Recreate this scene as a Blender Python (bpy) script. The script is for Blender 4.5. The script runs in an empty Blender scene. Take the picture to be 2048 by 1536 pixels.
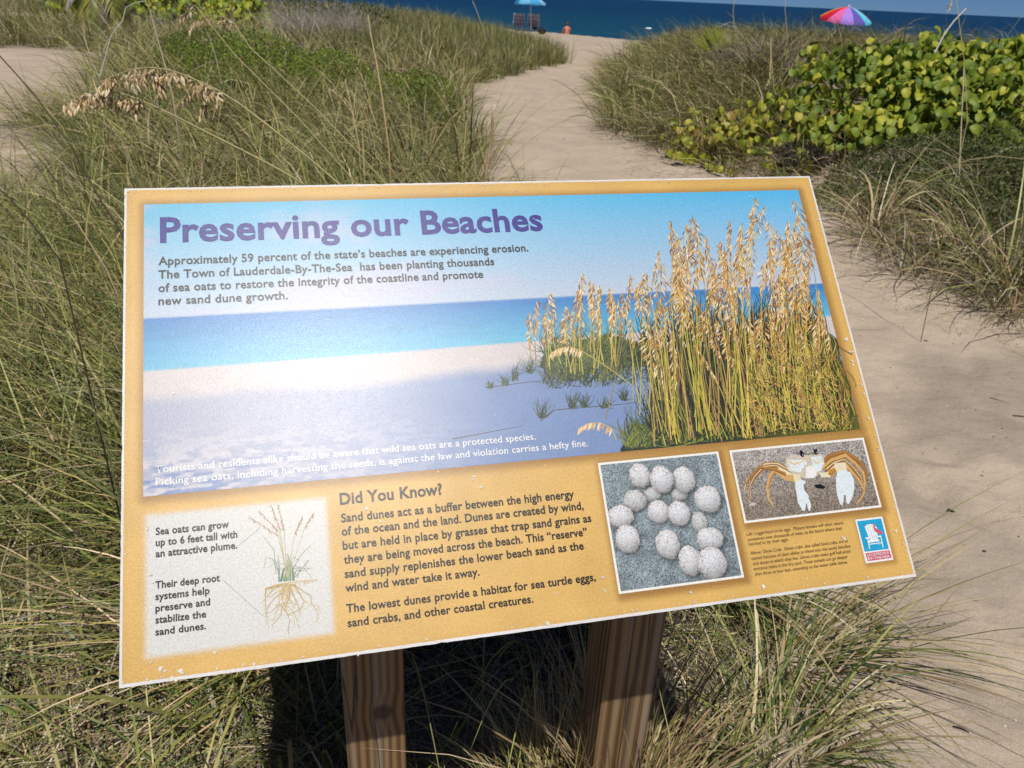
import bpy, math, random
import numpy as np
from mathutils import Vector, Matrix

# ------------------------------------------------------------------ camera, world, sun
sc = bpy.context.scene
COL = sc.collection
CAMZ = 1.5
F_PX = 1565.0
M = np.array([[0.9989206, -0.0464498, 0.0],
              [0.0207197, 0.4455840, -0.8950004],
              [0.0415726, 0.8940343, 0.4460654]])
CAM = np.array([0.0, 0.0, CAMZ])
cd = bpy.data.cameras.new('camera')
cam = bpy.data.objects.new('camera', cd)
COL.objects.link(cam)
mw = Matrix([list(M[0]) + [0], list(M[1]) + [0], list(M[2]) + [CAMZ], [0, 0, 0, 1]])
cam.matrix_world = mw
cd.sensor_width = 36.0
cd.lens = F_PX / 2048 * 36
cd.clip_start = 0.05
cd.clip_end = 60000
cd.dof.use_dof = True
cd.dof.focus_distance = 0.98
cd.dof.aperture_fstop = 15
sc.camera = cam

SUN_EL, SUN_AZ = 61.5, 171.0          # azimuth clockwise from +Y
w = bpy.data.worlds.new('World')
sc.world = w
w.use_nodes = True
nt = w.node_tree
sky = nt.nodes.new('ShaderNodeTexSky')
sky.sky_type = 'NISHITA'
sky.sun_disc = False
sky.sun_elevation = math.radians(SUN_EL)
sky.sun_rotation = math.radians(SUN_AZ)
sky.air_density = 0.55
sky.dust_density = 0.0
sky.ozone_density = 6.0
sky.altitude = 0
tint = nt.nodes.new('ShaderNodeVectorMath')
tint.operation = 'MULTIPLY'
tint.inputs[1].default_value = (0.42, 0.64, 1.02)
nt.links.new(sky.outputs[0], tint.inputs[0])
nt.links.new(tint.outputs[0], nt.nodes['Background'].inputs[0])
nt.nodes['Background'].inputs[1].default_value = 0.05

e, a = math.radians(SUN_EL), math.radians(SUN_AZ)
SUN = Vector((math.sin(a) * math.cos(e), math.cos(a) * math.cos(e), math.sin(e)))
sl = bpy.data.lights.new('sun', 'SUN')
sl.energy = 4.9
sl.angle = math.radians(0.53)
sl.color = (1.0, 0.955, 0.89)
sun = bpy.data.objects.new('sun', sl)
COL.objects.link(sun)
sun.rotation_euler = SUN.to_track_quat('Z', 'Y').to_euler()
sun.location = (0, -5, 12)
sc.view_settings.view_transform = 'Standard'
sc.view_settings.look = 'None'
sc.view_settings.exposure = -0.12
sc.view_settings.gamma = 1.0
sc.cycles.use_denoising = True
sc.cycles.max_bounces = 6
sc.cycles.diffuse_bounces = 2
sc.cycles.transparent_max_bounces = 6

random.seed(7)
R = np.random.default_rng(11)


# ------------------------------------------------------------------ helpers
def ray(px, py):
    v = M @ np.array([px - 1024, -(py - 768), -F_PX])
    return v / np.linalg.norm(v)


def at(px, py, d):
    """world point seen at a photo pixel, d metres in front of the camera"""
    v = M @ np.array([px - 1024, -(py - 768), -F_PX]) / F_PX
    return CAM + v * d


def lin(c):
    c = np.asarray(c, float) / 255.0
    return np.where(c <= 0.04045, c / 12.92, ((c + 0.055) / 1.055) ** 2.4)


def tag(o, label=None, cat=None, group=None, kind=None):
    for k, v in (('label', label), ('category', cat), ('group', group), ('kind', kind)):
        if v:
            o[k] = v
    return o


def mesh_np(name, V, faces_list, mat, parent=None, col=None, smooth=False):
    """faces_list: list of (n,k) int arrays; col: (nverts,3) linear"""
    me = bpy.data.meshes.new(name)
    V = np.asarray(V, np.float32)
    me.vertices.add(len(V))
    me.vertices.foreach_set('co', V.ravel())
    idx, starts, off = [], [], 0
    for Fc in faces_list:
        Fc = np.asarray(Fc, np.int32)
        if len(Fc) == 0:
            continue
        n, k = Fc.shape
        idx.append(Fc.ravel())
        starts.append(off + np.arange(n, dtype=np.int32) * k)
        off += n * k
    idx = np.concatenate(idx)
    starts = np.concatenate(starts)
    me.loops.add(len(idx))
    me.loops.foreach_set('vertex_index', idx)
    me.polygons.add(len(starts))
    me.polygons.foreach_set('loop_start', starts)
    me.update(calc_edges=True)
    if smooth:
        me.polygons.foreach_set('use_smooth', np.ones(len(starts), bool))
    if col is not None:
        at_ = me.color_attributes.new('Col', 'FLOAT_COLOR', 'POINT')
        c4 = np.ones((len(V), 4), np.float32)
        c4[:, :3] = col
        at_.data.foreach_set('color', c4.ravel())
    me.validate()
    if mat:
        me.materials.append(mat)
    o = bpy.data.objects.new(name, me)
    COL.objects.link(o)
    if parent:
        o.parent = parent
    return o


class MB:
    """small mesh collector for hand-built pieces"""
    def __init__(s):
        s.v, s.f, s.c = [], [], []

    def add(s, V, Fs, c=(1, 1, 1)):
        b = len(s.v)
        s.v += [tuple(x) for x in V]
        s.f += [tuple(i + b for i in f) for f in Fs]
        s.c += [tuple(c)] * len(V)

    def box(s, lo, hi, c=(1, 1, 1), mat=None):
        x0, y0, z0 = lo
        x1, y1, z1 = hi
        V = [Vector(p) for p in ((x0, y0, z0), (x1, y0, z0), (x1, y1, z0), (x0, y1, z0), (x0, y0, z1), (x1, y0, z1), (x1, y1, z1), (x0, y1, z1))]
        if mat is not None:
            V = [mat @ p for p in V]
        s.add(V, [(0, 3, 2, 1), (4, 5, 6, 7), (0, 1, 5, 4), (1, 2, 6, 5), (2, 3, 7, 6), (3, 0, 4, 7)], c)

    def tube(s, pts, rad, n=5, c=(1, 1, 1), c2=None):
        pts = [Vector(p) for p in pts]
        if not hasattr(rad, '__len__'):
            rad = [rad] * len(pts)
        b = len(s.v)
        prev = None
        for i, p in enumerate(pts):
            t = (pts[min(i + 1, len(pts) - 1)] - pts[max(i - 1, 0)]).normalized()
            if prev is None:
                prev = t.orthogonal().normalized()
            nrm = (prev - t * prev.dot(t)).normalized()
            prev = nrm
            bi = t.cross(nrm)
            k = i / max(1, len(pts) - 1)
            cc = c if c2 is None else tuple(c[j] * (1 - k) + c2[j] * k for j in range(3))
            for j in range(n):
                aa = 2 * math.pi * j / n
                s.v.append(tuple(p + (nrm * math.cos(aa) + bi * math.sin(aa)) * rad[i]))
                s.c.append(cc)
        for i in range(len(pts) - 1):
            for j in range(n):
                q = b + i * n + j
                r_ = b + i * n + (j + 1) % n
                s.f.append((q, r_, r_ + n, q + n))
        s.f.append(tuple(b + j for j in range(n))[::-1])
        s.f.append(tuple(b + (len(pts) - 1) * n + j for j in range(n)))

    def build(s, name, mat, parent=None, smooth=False, vc=True):
        me = bpy.data.meshes.new(name)
        me.from_pydata(s.v, [], s.f)
        me.update()
        if vc:
            at_ = me.color_attributes.new('Col', 'FLOAT_COLOR', 'POINT')
            at_.data.foreach_set('color', np.array([list(c) + [1] for c in s.c], np.float32).ravel())
        if smooth:
            me.polygons.foreach_set('use_smooth', [True] * len(me.polygons))
        me.materials.append(mat)
        o = bpy.data.objects.new(name, me)
        COL.objects.link(o)
        if parent:
            o.parent = parent
        return o


def empty(name, loc=(0, 0, 0)):
    o = bpy.data.objects.new(name, None)
    o.empty_display_size = 0.1
    o.location = loc
    COL.objects.link(o)
    return o


def smoothstep(a_, b_, x):
    t = np.clip((x - a_) / (b_ - a_), 0, 1)
    return t * t * (3 - 2 * t)


_perm = np.random.default_rng(3).random((256, 256))


def vnoise(x, y):
    xi, yi = np.floor(x).astype(int), np.floor(y).astype(int)
    fx, fy = x - xi, y - yi
    fx, fy = fx * fx * (3 - 2 * fx), fy * fy * (3 - 2 * fy)
    g = lambda i, j: _perm[i % 256, j % 256]
    return (g(xi, yi) * (1 - fx) + g(xi + 1, yi) * fx) * (1 - fy) + (g(xi, yi + 1) * (1 - fx) + g(xi + 1, yi + 1) * fx) * fy


def fbm(x, y, o=4):
    s, a_, t = 0, 1, 0
    for i in range(o):
        s = s + a_ * vnoise(x * 2 ** i + 17 * i, y * 2 ** i + 31 * i)
        t += a_
        a_ *= 0.5
    return s / t


def in_poly(P, x, y):
    x = np.asarray(x, float)
    y = np.asarray(y, float)
    r = np.zeros(x.shape, bool)
    n = len(P)
    for i in range(n):
        x0, y0 = P[i]
        x1, y1 = P[(i + 1) % n]
        c = ((y0 > y) != (y1 > y))
        with np.errstate(divide='ignore', invalid='ignore'):
            xx = (x1 - x0) * (y - y0) / (y1 - y0 if y1 != y0 else 1e-9) + x0
        r ^= c & (x < xx)
    return r


def poly_dist(P, x, y):
    x = np.asarray(x, float)
    y = np.asarray(y, float)
    d = np.full(x.shape, 1e9)
    n = len(P)
    for i in range(n):
        ax, ay = P[i]
        bx, by = P[(i + 1) % n]
        vx, vy = bx - ax, by - ay
        t = np.clip(((x - ax) * vx + (y - ay) * vy) / (vx * vx + vy * vy), 0, 1)
        d = np.minimum(d, np.hypot(x - ax - t * vx, y - ay - t * vy))
    return d


# ------------------------------------------------------------------ materials
def mat_new(name):
    m = bpy.data.materials.new(name)
    m.use_nodes = True
    n = m.node_tree
    return m, n, n.nodes['Principled BSDF']


def add(n, t, **kw):
    x = n.nodes.new(t)
    for k, v in kw.items():
        setattr(x, k, v)
    return x


def vc_mat(name, rough=0.6, trans=0.0, spec=0.3, noise=None, bump=None, obj=True):
    m, n, p = mat_new(name)
    c = add(n, 'ShaderNodeAttribute', attribute_name='Col')
    src = c.outputs['Color']
    tc = add(n, 'ShaderNodeTexCoord')
    if noise:
        sc_, amt = noise
        nz = add(n, 'ShaderNodeTexNoise')
        nz.inputs['Scale'].default_value = sc_
        nz.inputs['Detail'].default_value = 5
        n.links.new(tc.outputs['Object'], nz.inputs['Vector'])
        mr = add(n, 'ShaderNodeMapRange')
        mr.inputs[1].default_value = 0.25
        mr.inputs[2].default_value = 0.75
        mr.inputs[3].default_value = 1 - amt
        mr.inputs[4].default_value = 1 + amt
        n.links.new(nz.outputs['Fac'], mr.inputs[0])
        mul = add(n, 'ShaderNodeVectorMath', operation='MULTIPLY')
        n.links.new(src, mul.inputs[0])
        n.links.new(mr.outputs[0], mul.inputs[1])
        src = mul.outputs[0]
    n.links.new(src, p.inputs['Base Color'])
    p.inputs['Roughness'].default_value = rough
    p.inputs['Specular IOR Level'].default_value = spec
    if bump:
        nz2 = add(n, 'ShaderNodeTexNoise')
        nz2.inputs['Scale'].default_value = bump[0]
        nz2.inputs['Detail'].default_value = 3
        n.links.new(tc.outputs['Object'], nz2.inputs['Vector'])
        bp = add(n, 'ShaderNodeBump')
        bp.inputs['Strength'].default_value = bump[1]
        bp.inputs['Distance'].default_value = bump[2]
        n.links.new(nz2.outputs['Fac'], bp.inputs['Height'])
        n.links.new(bp.outputs[0], p.inputs['Normal'])
    if trans:
        tr = add(n, 'ShaderNodeBsdfTranslucent')
        n.links.new(src, tr.inputs['Color'])
        mx = add(n, 'ShaderNodeMixShader')
        mx.inputs[0].default_value = trans
        n.links.new(p.outputs[0], mx.inputs[1])
        n.links.new(tr.outputs[0], mx.inputs[2])
        n.links.new(mx.outputs[0], n.nodes['Material Output'].inputs['Surface'])
    return m


M_GRASS = vc_mat('grass_blade', rough=0.42, trans=0.16, spec=0.25)
M_LEAF = vc_mat('broad_leaf', rough=0.5, trans=0.3, spec=0.3, noise=(22, 0.3))
M_STEM = vc_mat('plant_stem', rough=0.75, spec=0.2, noise=(60, 0.25))
M_PAINT = vc_mat('plain_surface', rough=0.55, spec=0.35, noise=(5, 0.08))
M_CLOTH = vc_mat('cloth', rough=0.85, trans=0.25, spec=0.1, noise=(9, 0.06))
M_SKIN = vc_mat('skin', rough=0.55, spec=0.3, noise=(12, 0.06))
M_HUSK = vc_mat('seed_husk', rough=0.7, trans=0.15, spec=0.2, noise=(150, 0.25))
M_WOODBIT = vc_mat('weathered_wood', rough=0.9, spec=0.1, noise=(80, 0.3))

# printed laminate: one satin film over everything printed
M_PRINT, n, p = mat_new('printed_laminate')
c = add(n, 'ShaderNodeAttribute', attribute_name='Col')
tc = add(n, 'ShaderNodeTexCoord')
nz = add(n, 'ShaderNodeTexNoise')
nz.inputs['Scale'].default_value = 420
nz.inputs['Detail'].default_value = 2
nzw = add(n, 'ShaderNodeTexNoise')
nzw.inputs['Scale'].default_value = 35
nzw.inputs['Detail'].default_value = 6
n.links.new(tc.outputs['Object'], nz.inputs['Vector'])
n.links.new(tc.outputs['Object'], nzw.inputs['Vector'])
mr = add(n, 'ShaderNodeMapRange')
mr.inputs[1].default_value, mr.inputs[2].default_value = 0.3, 0.7
mr.inputs[3].default_value, mr.inputs[4].default_value = 0.90, 1.12
n.links.new(nz.outputs['Fac'], mr.inputs[0])
mul = add(n, 'ShaderNodeVectorMath', operation='MULTIPLY')
n.links.new(c.outputs['Color'], mul.inputs[0])
n.links.new(mr.outputs[0], mul.inputs[1])
# pale weathering flecks
vr = add(n, 'ShaderNodeTexVoronoi')
vr.inputs['Scale'].default_value = 95
n.links.new(tc.outputs['Object'], vr.inputs['Vector'])
m1 = add(n, 'ShaderNodeMapRange')
m1.inputs[1].default_value, m1.inputs[2].default_value = 0.05, 0.12
m1.inputs[3].default_value, m1.inputs[4].default_value = 1.0, 0.0
n.links.new(vr.outputs['Distance'], m1.inputs[0])
m2 = add(n, 'ShaderNodeMapRange')
m2.inputs[1].default_value, m2.inputs[2].default_value = 0.52, 0.68
m2.inputs[3].default_value, m2.inputs[4].default_value = 0.0, 0.5
n.links.new(nzw.outputs['Fac'], m2.inputs[0])
mm = add(n, 'ShaderNodeMath', operation='MULTIPLY')
n.links.new(m1.outputs[0], mm.inputs[0])
n.links.new(m2.outputs[0], mm.inputs[1])
mx = add(n, 'ShaderNodeMix', data_type='RGBA')
mx.inputs[7].default_value = (0.8, 0.74, 0.62, 1)
n.links.new(mm.outputs[0], mx.inputs[0])
n.links.new(mul.outputs[0], mx.inputs[6])
n.links.new(mx.outputs[2], p.inputs['Base Color'])
p.inputs['Roughness'].default_value = 0.315
p.inputs['Specular IOR Level'].default_value = 0.28
bp = add(n, 'ShaderNodeBump')
bp.inputs['Strength'].default_value = 0.7
bp.inputs['Distance'].default_value = 0.00019
nb = add(n, 'ShaderNodeTexNoise')
nb.inputs['Scale'].default_value = 1050
nb.inputs['Detail'].default_value = 1
n.links.new(tc.outputs['Object'], nb.inputs['Vector'])
n.links.new(nb.outputs['Fac'], bp.inputs['Height'])
n.links.new(bp.outputs[0], p.inputs['Normal'])

# board core
M_BOARD, n, p = mat_new('laminate_board_edge')
tc = add(n, 'ShaderNodeTexCoord')
mp = add(n, 'ShaderNodeMapping')
mp.inputs['Scale'].default_value = (6, 6, 420)
nz = add(n, 'ShaderNodeTexNoise')
nz.inputs['Scale'].default_value = 1.0
nz.inputs['Detail'].default_value = 4
n.links.new(tc.outputs['Object'], mp.inputs[0])
n.links.new(mp.outputs[0], nz.inputs['Vector'])
cr = add(n, 'ShaderNodeValToRGB')
cr.color_ramp.elements[0].position = 0.35
cr.color_ramp.elements[0].color = (0.38, 0.38, 0.40, 1)
cr.color_ramp.elements[1].position = 0.62
cr.color_ramp.elements[1].color = (0.85, 0.85, 0.86, 1)
n.links.new(nz.outputs['Fac'], cr.inputs[0])
n.links.new(cr.outputs[0], p.inputs['Base Color'])
p.inputs['Roughness'].default_value = 0.6

# wood post
M_POST, n, p = mat_new('treated_pine')
tc = add(n, 'ShaderNodeTexCoord')
mp = add(n, 'ShaderNodeMapping')
mp.inputs['Scale'].default_value = (1, 1, 0.055)
nd = add(n, 'ShaderNodeTexNoise')
nd.inputs['Scale'].default_value = 9
nd.inputs['Detail'].default_value = 3
n.links.new(tc.outputs['Object'], mp.inputs[0])
n.links.new(mp.outputs[0], nd.inputs['Vector'])
sc1 = add(n, 'ShaderNodeVectorMath', operation='SCALE')
sc1.inputs['Scale'].default_value = 0.03
n.links.new(nd.outputs['Color'], sc1.inputs[0])
ad = add(n, 'ShaderNodeVectorMath', operation='ADD')
n.links.new(mp.outputs[0], ad.inputs[0])
n.links.new(sc1.outputs[0], ad.inputs[1])
# a knot bends the grain
kv = add(n, 'ShaderNodeVectorMath', operation='DISTANCE')
kv.inputs[1].default_value = (0.012, -0.047, 0.535)
n.links.new(tc.outputs['Object'], kv.inputs[0])
km = add(n, 'ShaderNodeMapRange')
km.inputs[1].default_value, km.inputs[2].default_value = 0.0, 0.05
km.inputs[3].default_value, km.inputs[4].default_value = 0.008, 0.0
n.links.new(kv.outputs['Value'], km.inputs[0])
kx = add(n, 'ShaderNodeCombineXYZ')
n.links.new(km.outputs[0], kx.inputs[0])
ad2 = add(n, 'ShaderNodeVectorMath', operation='ADD')
n.links.new(ad.outputs[0], ad2.inputs[0])
n.links.new(kx.outputs[0], ad2.inputs[1])
wv = add(n, 'ShaderNodeTexWave', wave_type='RINGS', rings_direction='Z')
wv.inputs['Scale'].default_value = 26
wv.inputs['Distortion'].default_value = 1.0
wv.inputs['Detail'].default_value = 3
mo = add(n, 'ShaderNodeVectorMath', operation='ADD')
mo.inputs[1].default_value = (0.09, 0.06, 0)
n.links.new(ad2.outputs[0], mo.inputs[0])
n.links.new(mo.outputs[0], wv.inputs['Vector'])
cr = add(n, 'ShaderNodeValToRGB')
cr.color_ramp.elements[0].position = 0.1
cr.color_ramp.elements[0].color = (0.085, 0.042, 0.014, 1)
cr.color_ramp.elements[1].position = 0.75
cr.color_ramp.elements[1].color = (0.21, 0.13, 0.052, 1)
e_ = cr.color_ramp.elements.new(0.45)
e_.color = (0.15, 0.082, 0.030, 1)
n.links.new(wv.outputs['Fac'], cr.inputs[0])
# silver-grey weathered streaks
mp3 = add(n, 'ShaderNodeMapping')
mp3.inputs['Scale'].default_value = (85, 85, 1.3)
ng = add(n, 'ShaderNodeTexNoise')
ng.inputs['Scale'].default_value = 1.0
ng.inputs['Detail'].default_value = 4
n.links.new(tc.outputs['Object'], mp3.inputs[0])
n.links.new(mp3.outputs[0], ng.inputs['Vector'])
gm = add(n, 'ShaderNodeMapRange')
gm.inputs[1].default_value, gm.inputs[2].default_value = 0.5, 0.68
gm.inputs[3].default_value, gm.inputs[4].default_value = 0.0, 0.7
n.links.new(ng.outputs['Fac'], gm.inputs[0])
mx = add(n, 'ShaderNodeMix', data_type='RGBA')
mx.inputs[7].default_value = (0.24, 0.20, 0.15, 1)
n.links.new(gm.outputs[0], mx.inputs[0])
n.links.new(cr.outputs[0], mx.inputs[6])
kr = add(n, 'ShaderNodeMapRange')
kr.inputs[1].default_value, kr.inputs[2].default_value = 0.011, 0.019
kr.inputs[3].default_value, kr.inputs[4].default_value = 0.85, 0.0
n.links.new(kv.outputs['Value'], kr.inputs[0])
mk = add(n, 'ShaderNodeMix', data_type='RGBA')
mk.inputs[7].default_value = (0.045, 0.018, 0.008, 1)
n.links.new(kr.outputs[0], mk.inputs[0])
n.links.new(mx.outputs[2], mk.inputs[6])
# drying cracks: narrow dark lines along the grain
mpc = add(n, 'ShaderNodeMapping')
mpc.inputs['Scale'].default_value = (26, 26, 0.9)
nc = add(n, 'ShaderNodeTexNoise')
nc.inputs['Scale'].default_value = 1.0
nc.inputs['Detail'].default_value = 2
n.links.new(tc.outputs['Object'], mpc.inputs[0])
n.links.new(mpc.outputs[0], nc.inputs['Vector'])
sb = add(n, 'ShaderNodeMath', operation='SUBTRACT')
sb.inputs[1].default_value = 0.53
n.links.new(nc.outputs['Fac'], sb.inputs[0])
ab = add(n, 'ShaderNodeMath', operation='ABSOLUTE')
n.links.new(sb.outputs[0], ab.inputs[0])
cm = add(n, 'ShaderNodeMapRange')
cm.inputs[1].default_value, cm.inputs[2].default_value = 0.004, 0.014
cm.inputs[3].default_value, cm.inputs[4].default_value = 0.85, 0.0
n.links.new(ab.outputs[0], cm.inputs[0])
mcx = add(n, 'ShaderNodeMix', data_type='RGBA')
mcx.inputs[7].default_value = (0.012, 0.007, 0.004, 1)
n.links.new(cm.outputs[0], mcx.inputs[0])
n.links.new(mk.outputs[2], mcx.inputs[6])
n.links.new(mcx.outputs[2], p.inputs['Base Color'])
p.inputs['Roughness'].default_value = 0.75
bp = add(n, 'ShaderNodeBump')
bp.inputs['Strength'].default_value = 0.6
bp.inputs['Distance'].default_value = 0.002
n.links.new(ng.outputs['Fac'], bp.inputs['Height'])
n.links.new(bp.outputs[0], p.inputs['Normal'])

# sand
M_SAND, n, p = mat_new('beach_sand')
c = add(n, 'ShaderNodeAttribute', attribute_name='Col')
tc = add(n, 'ShaderNodeTexCoord')
n1 = add(n, 'ShaderNodeTexNoise')
n1.inputs['Scale'].default_value = 2.2
n1.inputs['Detail'].default_value = 6
n2 = add(n, 'ShaderNodeTexNoise')
n2.inputs['Scale'].default_value = 260
n2.inputs['Detail'].default_value = 3
n3 = add(n, 'ShaderNodeTexNoise')
n3.inputs['Scale'].default_value = 14
n3.inputs['Detail'].default_value = 7
for q in (n1, n2, n3):
    n.links.new(tc.outputs['Object'], q.inputs['Vector'])
a1 = add(n, 'ShaderNodeMapRange')
a1.inputs[1].default_value, a1.inputs[2].default_value, a1.inputs[3].default_value, a1.inputs[4].default_value = 0.3, 0.7, 0.88, 1.1
n.links.new(n1.outputs['Fac'], a1.inputs[0])
a2 = add(n, 'ShaderNodeMapRange')
a2.inputs[1].default_value, a2.inputs[2].default_value, a2.inputs[3].default_value, a2.inputs[4].default_value = 0.3, 0.7, 0.78, 1.2
n.links.new(n2.outputs['Fac'], a2.inputs[0])
mlt = add(n, 'ShaderNodeMath', operation='MULTIPLY')
n.links.new(a1.outputs[0], mlt.inputs[0])
n.links.new(a2.outputs[0], mlt.inputs[1])
mul = add(n, 'ShaderNodeVectorMath', operation='MULTIPLY')
n.links.new(c.outputs['Color'], mul.inputs[0])
n.links.new(mlt.outputs[0], mul.inputs[1])
n.links.new(mul.outputs[0], p.inputs['Base Color'])
p.inputs['Roughness'].default_value = 0.95
p.inputs['Specular IOR Level'].default_value = 0.15
b1 = add(n, 'ShaderNodeBump')
b1.inputs['Strength'].default_value = 0.5
b1.inputs['Distance'].default_value = 0.0012
n.links.new(n2.outputs['Fac'], b1.inputs['Height'])
b2 = add(n, 'ShaderNodeBump')
b2.inputs['Strength'].default_value = 0.7
b2.inputs['Distance'].default_value = 0.022
n.links.new(n3.outputs['Fac'], b2.inputs['Height'])
n.links.new(b1.outputs[0], b2.inputs['Normal'])
n.links.new(b2.outputs[0], p.inputs['Normal'])

# sea
M_SEA, n, p = mat_new('sea_water')
tc = add(n, 'ShaderNodeTexCoord')
sp = add(n, 'ShaderNodeSeparateXYZ')
n.links.new(tc.outputs['Object'], sp.inputs[0])
nz = add(n, 'ShaderNodeTexNoise')
nz.inputs['Scale'].default_value = 0.055
nz.inputs['Detail'].default_value = 6
mpn = add(n, 'ShaderNodeMapping')
mpn.inputs['Scale'].default_value = (1, 1.8, 1)
n.links.new(tc.outputs['Object'], mpn.inputs[0])
n.links.new(mpn.outputs[0], nz.inputs['Vector'])
ds = add(n, 'ShaderNodeMath', operation='MULTIPLY_ADD')   # offshore distance, broken up by patches
ds.inputs[1].default_value = 150.0
n.links.new(nz.outputs['Fac'], ds.inputs[0])
n.links.new(sp.outputs[1], ds.inputs[2])
dm = add(n, 'ShaderNodeMapRange')
dm.inputs[1].default_value, dm.inputs[2].default_value = 90, 330
n.links.new(ds.outputs[0], dm.inputs[0])
cr = add(n, 'ShaderNodeValToRGB')
cr.color_ramp.elements[0].color = (0.014, 0.10, 0.105, 1)
cr.color_ramp.elements[1].color = (0.002, 0.030, 0.068, 1)
e_ = cr.color_ramp.elements.new(0.35)
e_.color = (0.004, 0.052, 0.080, 1)
n.links.new(dm.outputs[0], cr.inputs[0])
n.links.new(cr.outputs[0], p.inputs['Base Color'])
p.inputs['Roughness'].default_value = 0.3
p.inputs['IOR'].default_value = 1.33
p.inputs['Specular IOR Level'].default_value = 0.2
nw = add(n, 'ShaderNodeTexNoise')
nw.inputs['Scale'].default_value = 0.8
nw.inputs['Detail'].default_value = 7
mpw = add(n, 'ShaderNodeMapping')
mpw.inputs['Scale'].default_value = (0.5, 1.3, 1)
mpw.inputs['Rotation'].default_value = (0, 0, 0.25)
n.links.new(tc.outputs['Object'], mpw.inputs[0])
n.links.new(mpw.outputs[0], nw.inputs['Vector'])
bp = add(n, 'ShaderNodeBump')
bp.inputs['Strength'].default_value = 1.0
bp.inputs['Distance'].default_value = 0.9
n.links.new(nw.outputs['Fac'], bp.inputs['Height'])
n.links.new(bp.outputs[0], p.inputs['Normal'])

# ------------------------------------------------------------------ terrain
VEG_L = [(0.60, 0.3), (0.66, 1.4), (0.80, 1.8), (0.70, 2.5), (0.40, 3.5), (0.05, 5.0), (-0.25, 6.6), (-0.45, 8.2), (-0.72, 10), (-0.95, 12.6),
         (-0.90, 15.0), (0.1, 18.3), (0.95, 21.2), (0.75, 23.5), (-0.4, 28), (-1.7, 34), (-6, 42), (-45, 52), (-45, -1), (-2.5, -1.0), (-0.3, 0.3)]
VEG_R = [(2.95, 3.6), (2.65, 4.0), (2.45, 4.5), (2.35, 5.2), (2.42, 5.9), (2.30, 6.9), (1.80, 7.9), (1.55, 9.1), (1.12, 10.4), (1.25, 12.5), (1.38, 15.1),
         (2.0, 19), (2.9, 25), (3.9, 31), (7, 30), (12, 24), (22, 14), (30, 0), (5.5, 0), (3.8, 2.5)]


def crest_y(x):
    return 38.2 - 1.0 * (x - 1.6)


def height(x, y, fine=True):
    x = np.asarray(x, float)
    y = np.asarray(y, float)
    dl = np.where(in_poly(VEG_L, x, y), poly_dist(VEG_L, x, y), 0)
    dr = np.where(in_poly(VEG_R, x, y), poly_dist(VEG_R, x, y), 0)
    far = smoothstep(4.5, 9, y)
    z = 0.30 * smoothstep(0, 2.5, dl) * far + (0.5 * smoothstep(0, 2.2, dr)) * far + 0.10 * smoothstep(0, 1.0, dr) * smoothstep(3, 5, y)
    z = z + 0.05 * smoothstep(0, .5, dl) * (1 - far)
    z = z + 0.16 * (fbm(x * 0.35 + 5, y * 0.35 + 9, 3) - 0.5) * smoothstep(2, 7, y)
    b = y - crest_y(x)
    z = z * (1 - smoothstep(-8, 2, b)) - 0.13 * np.maximum(b, 0) ** 1.05
    z = np.maximum(z, -6)
    if fine:
        z = z + 0.035 * (fbm(x * 1.8 + 3, y * 1.8, 3) - 0.5)
        z = z + 0.010 * (fbm(x * 8 + 3, y * 8 + 40, 3) - 0.5)
        # low wind/foot ridges running diagonally on the near path
        rr = np.sin((x * 0.80 + y * 0.60) * 21 + 5 * fbm(x * 1.3, y * 1.3 + 7, 3))
        z = z + 0.0045 * rr * smoothstep(0.6, 1.2, x) * (1 - smoothstep(4, 7, y))
    return z


FOOT = [(R.uniform(-0.6, 2.3), R.uniform(4.5, 20), R.uniform(0, 6.28)) for _ in range(120)] + [(R.uniform(1.0, 2.7), R.uniform(1.3, 5), R.uniform(0, 6.28)) for _ in range(16)]
ys = np.concatenate([np.linspace(-3, 0.8, 14)[:-1], np.linspace(0.8, 7, 250)[:-1], 7 * (75 / 7) ** np.linspace(0, 1, 190)])
xs_pos = np.concatenate([np.linspace(0, 3, 90)[:-1], 3 * (55 / 3) ** np.linspace(0, 1, 75)])
xs = np.concatenate([-xs_pos[::-1][:-1], xs_pos])
X, Y = np.meshgrid(xs, ys)
Z = height(X, Y)
for fx, fy, fa in FOOT:
    ca, sa = math.cos(fa), math.sin(fa)
    sel = (np.abs(X - fx) < 0.4) & (np.abs(Y - fy) < 0.4)
    dx, dy = X[sel] - fx, Y[sel] - fy
    u_, v_ = (dx * ca + dy * sa) / 0.15, (-dx * sa + dy * ca) / 0.07
    r2 = u_ * u_ + v_ * v_
    Z[sel] += -0.021 * np.exp(-r2 * 1.3) + 0.008 * np.exp(-(np.sqrt(r2) - 1.35) ** 2 * 8)
nx_, ny_ = len(xs), len(ys)
base = lin((186, 170, 151))
colr = np.ones((ny_, nx_, 3)) * base * 0.86
vl = np.where(in_poly(VEG_L, X, Y), poly_dist(VEG_L, X, Y), -poly_dist(VEG_L, X, Y))
vr_ = np.where(in_poly(VEG_R, X, Y), poly_dist(VEG_R, X, Y), -poly_dist(VEG_R, X, Y))
lit = np.clip(smoothstep(-0.1, 0.5, vl) + smoothstep(-0.1, 0.5, vr_), 0, 1) * smoothstep(0.3, 0.62, fbm(X * 2.5, Y * 2.5, 4) + 0.12)
for ex, ey, rx, ry in ((-8.2, 11.3, 2.4, 3.0), (-5.7, 8.0, 1.2, 1.4), (-6.9, 9.2, 1.9, 1.9), (-4.6, 6.2, .85, .85), (-14.5, 23.5, 3.5, 3.2)):
    lit = lit * smoothstep(.7, 1.25, np.hypot((X - ex) / rx, (Y - ey) / ry))
soil = np.array([0.13, 0.105, 0.075])
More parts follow.
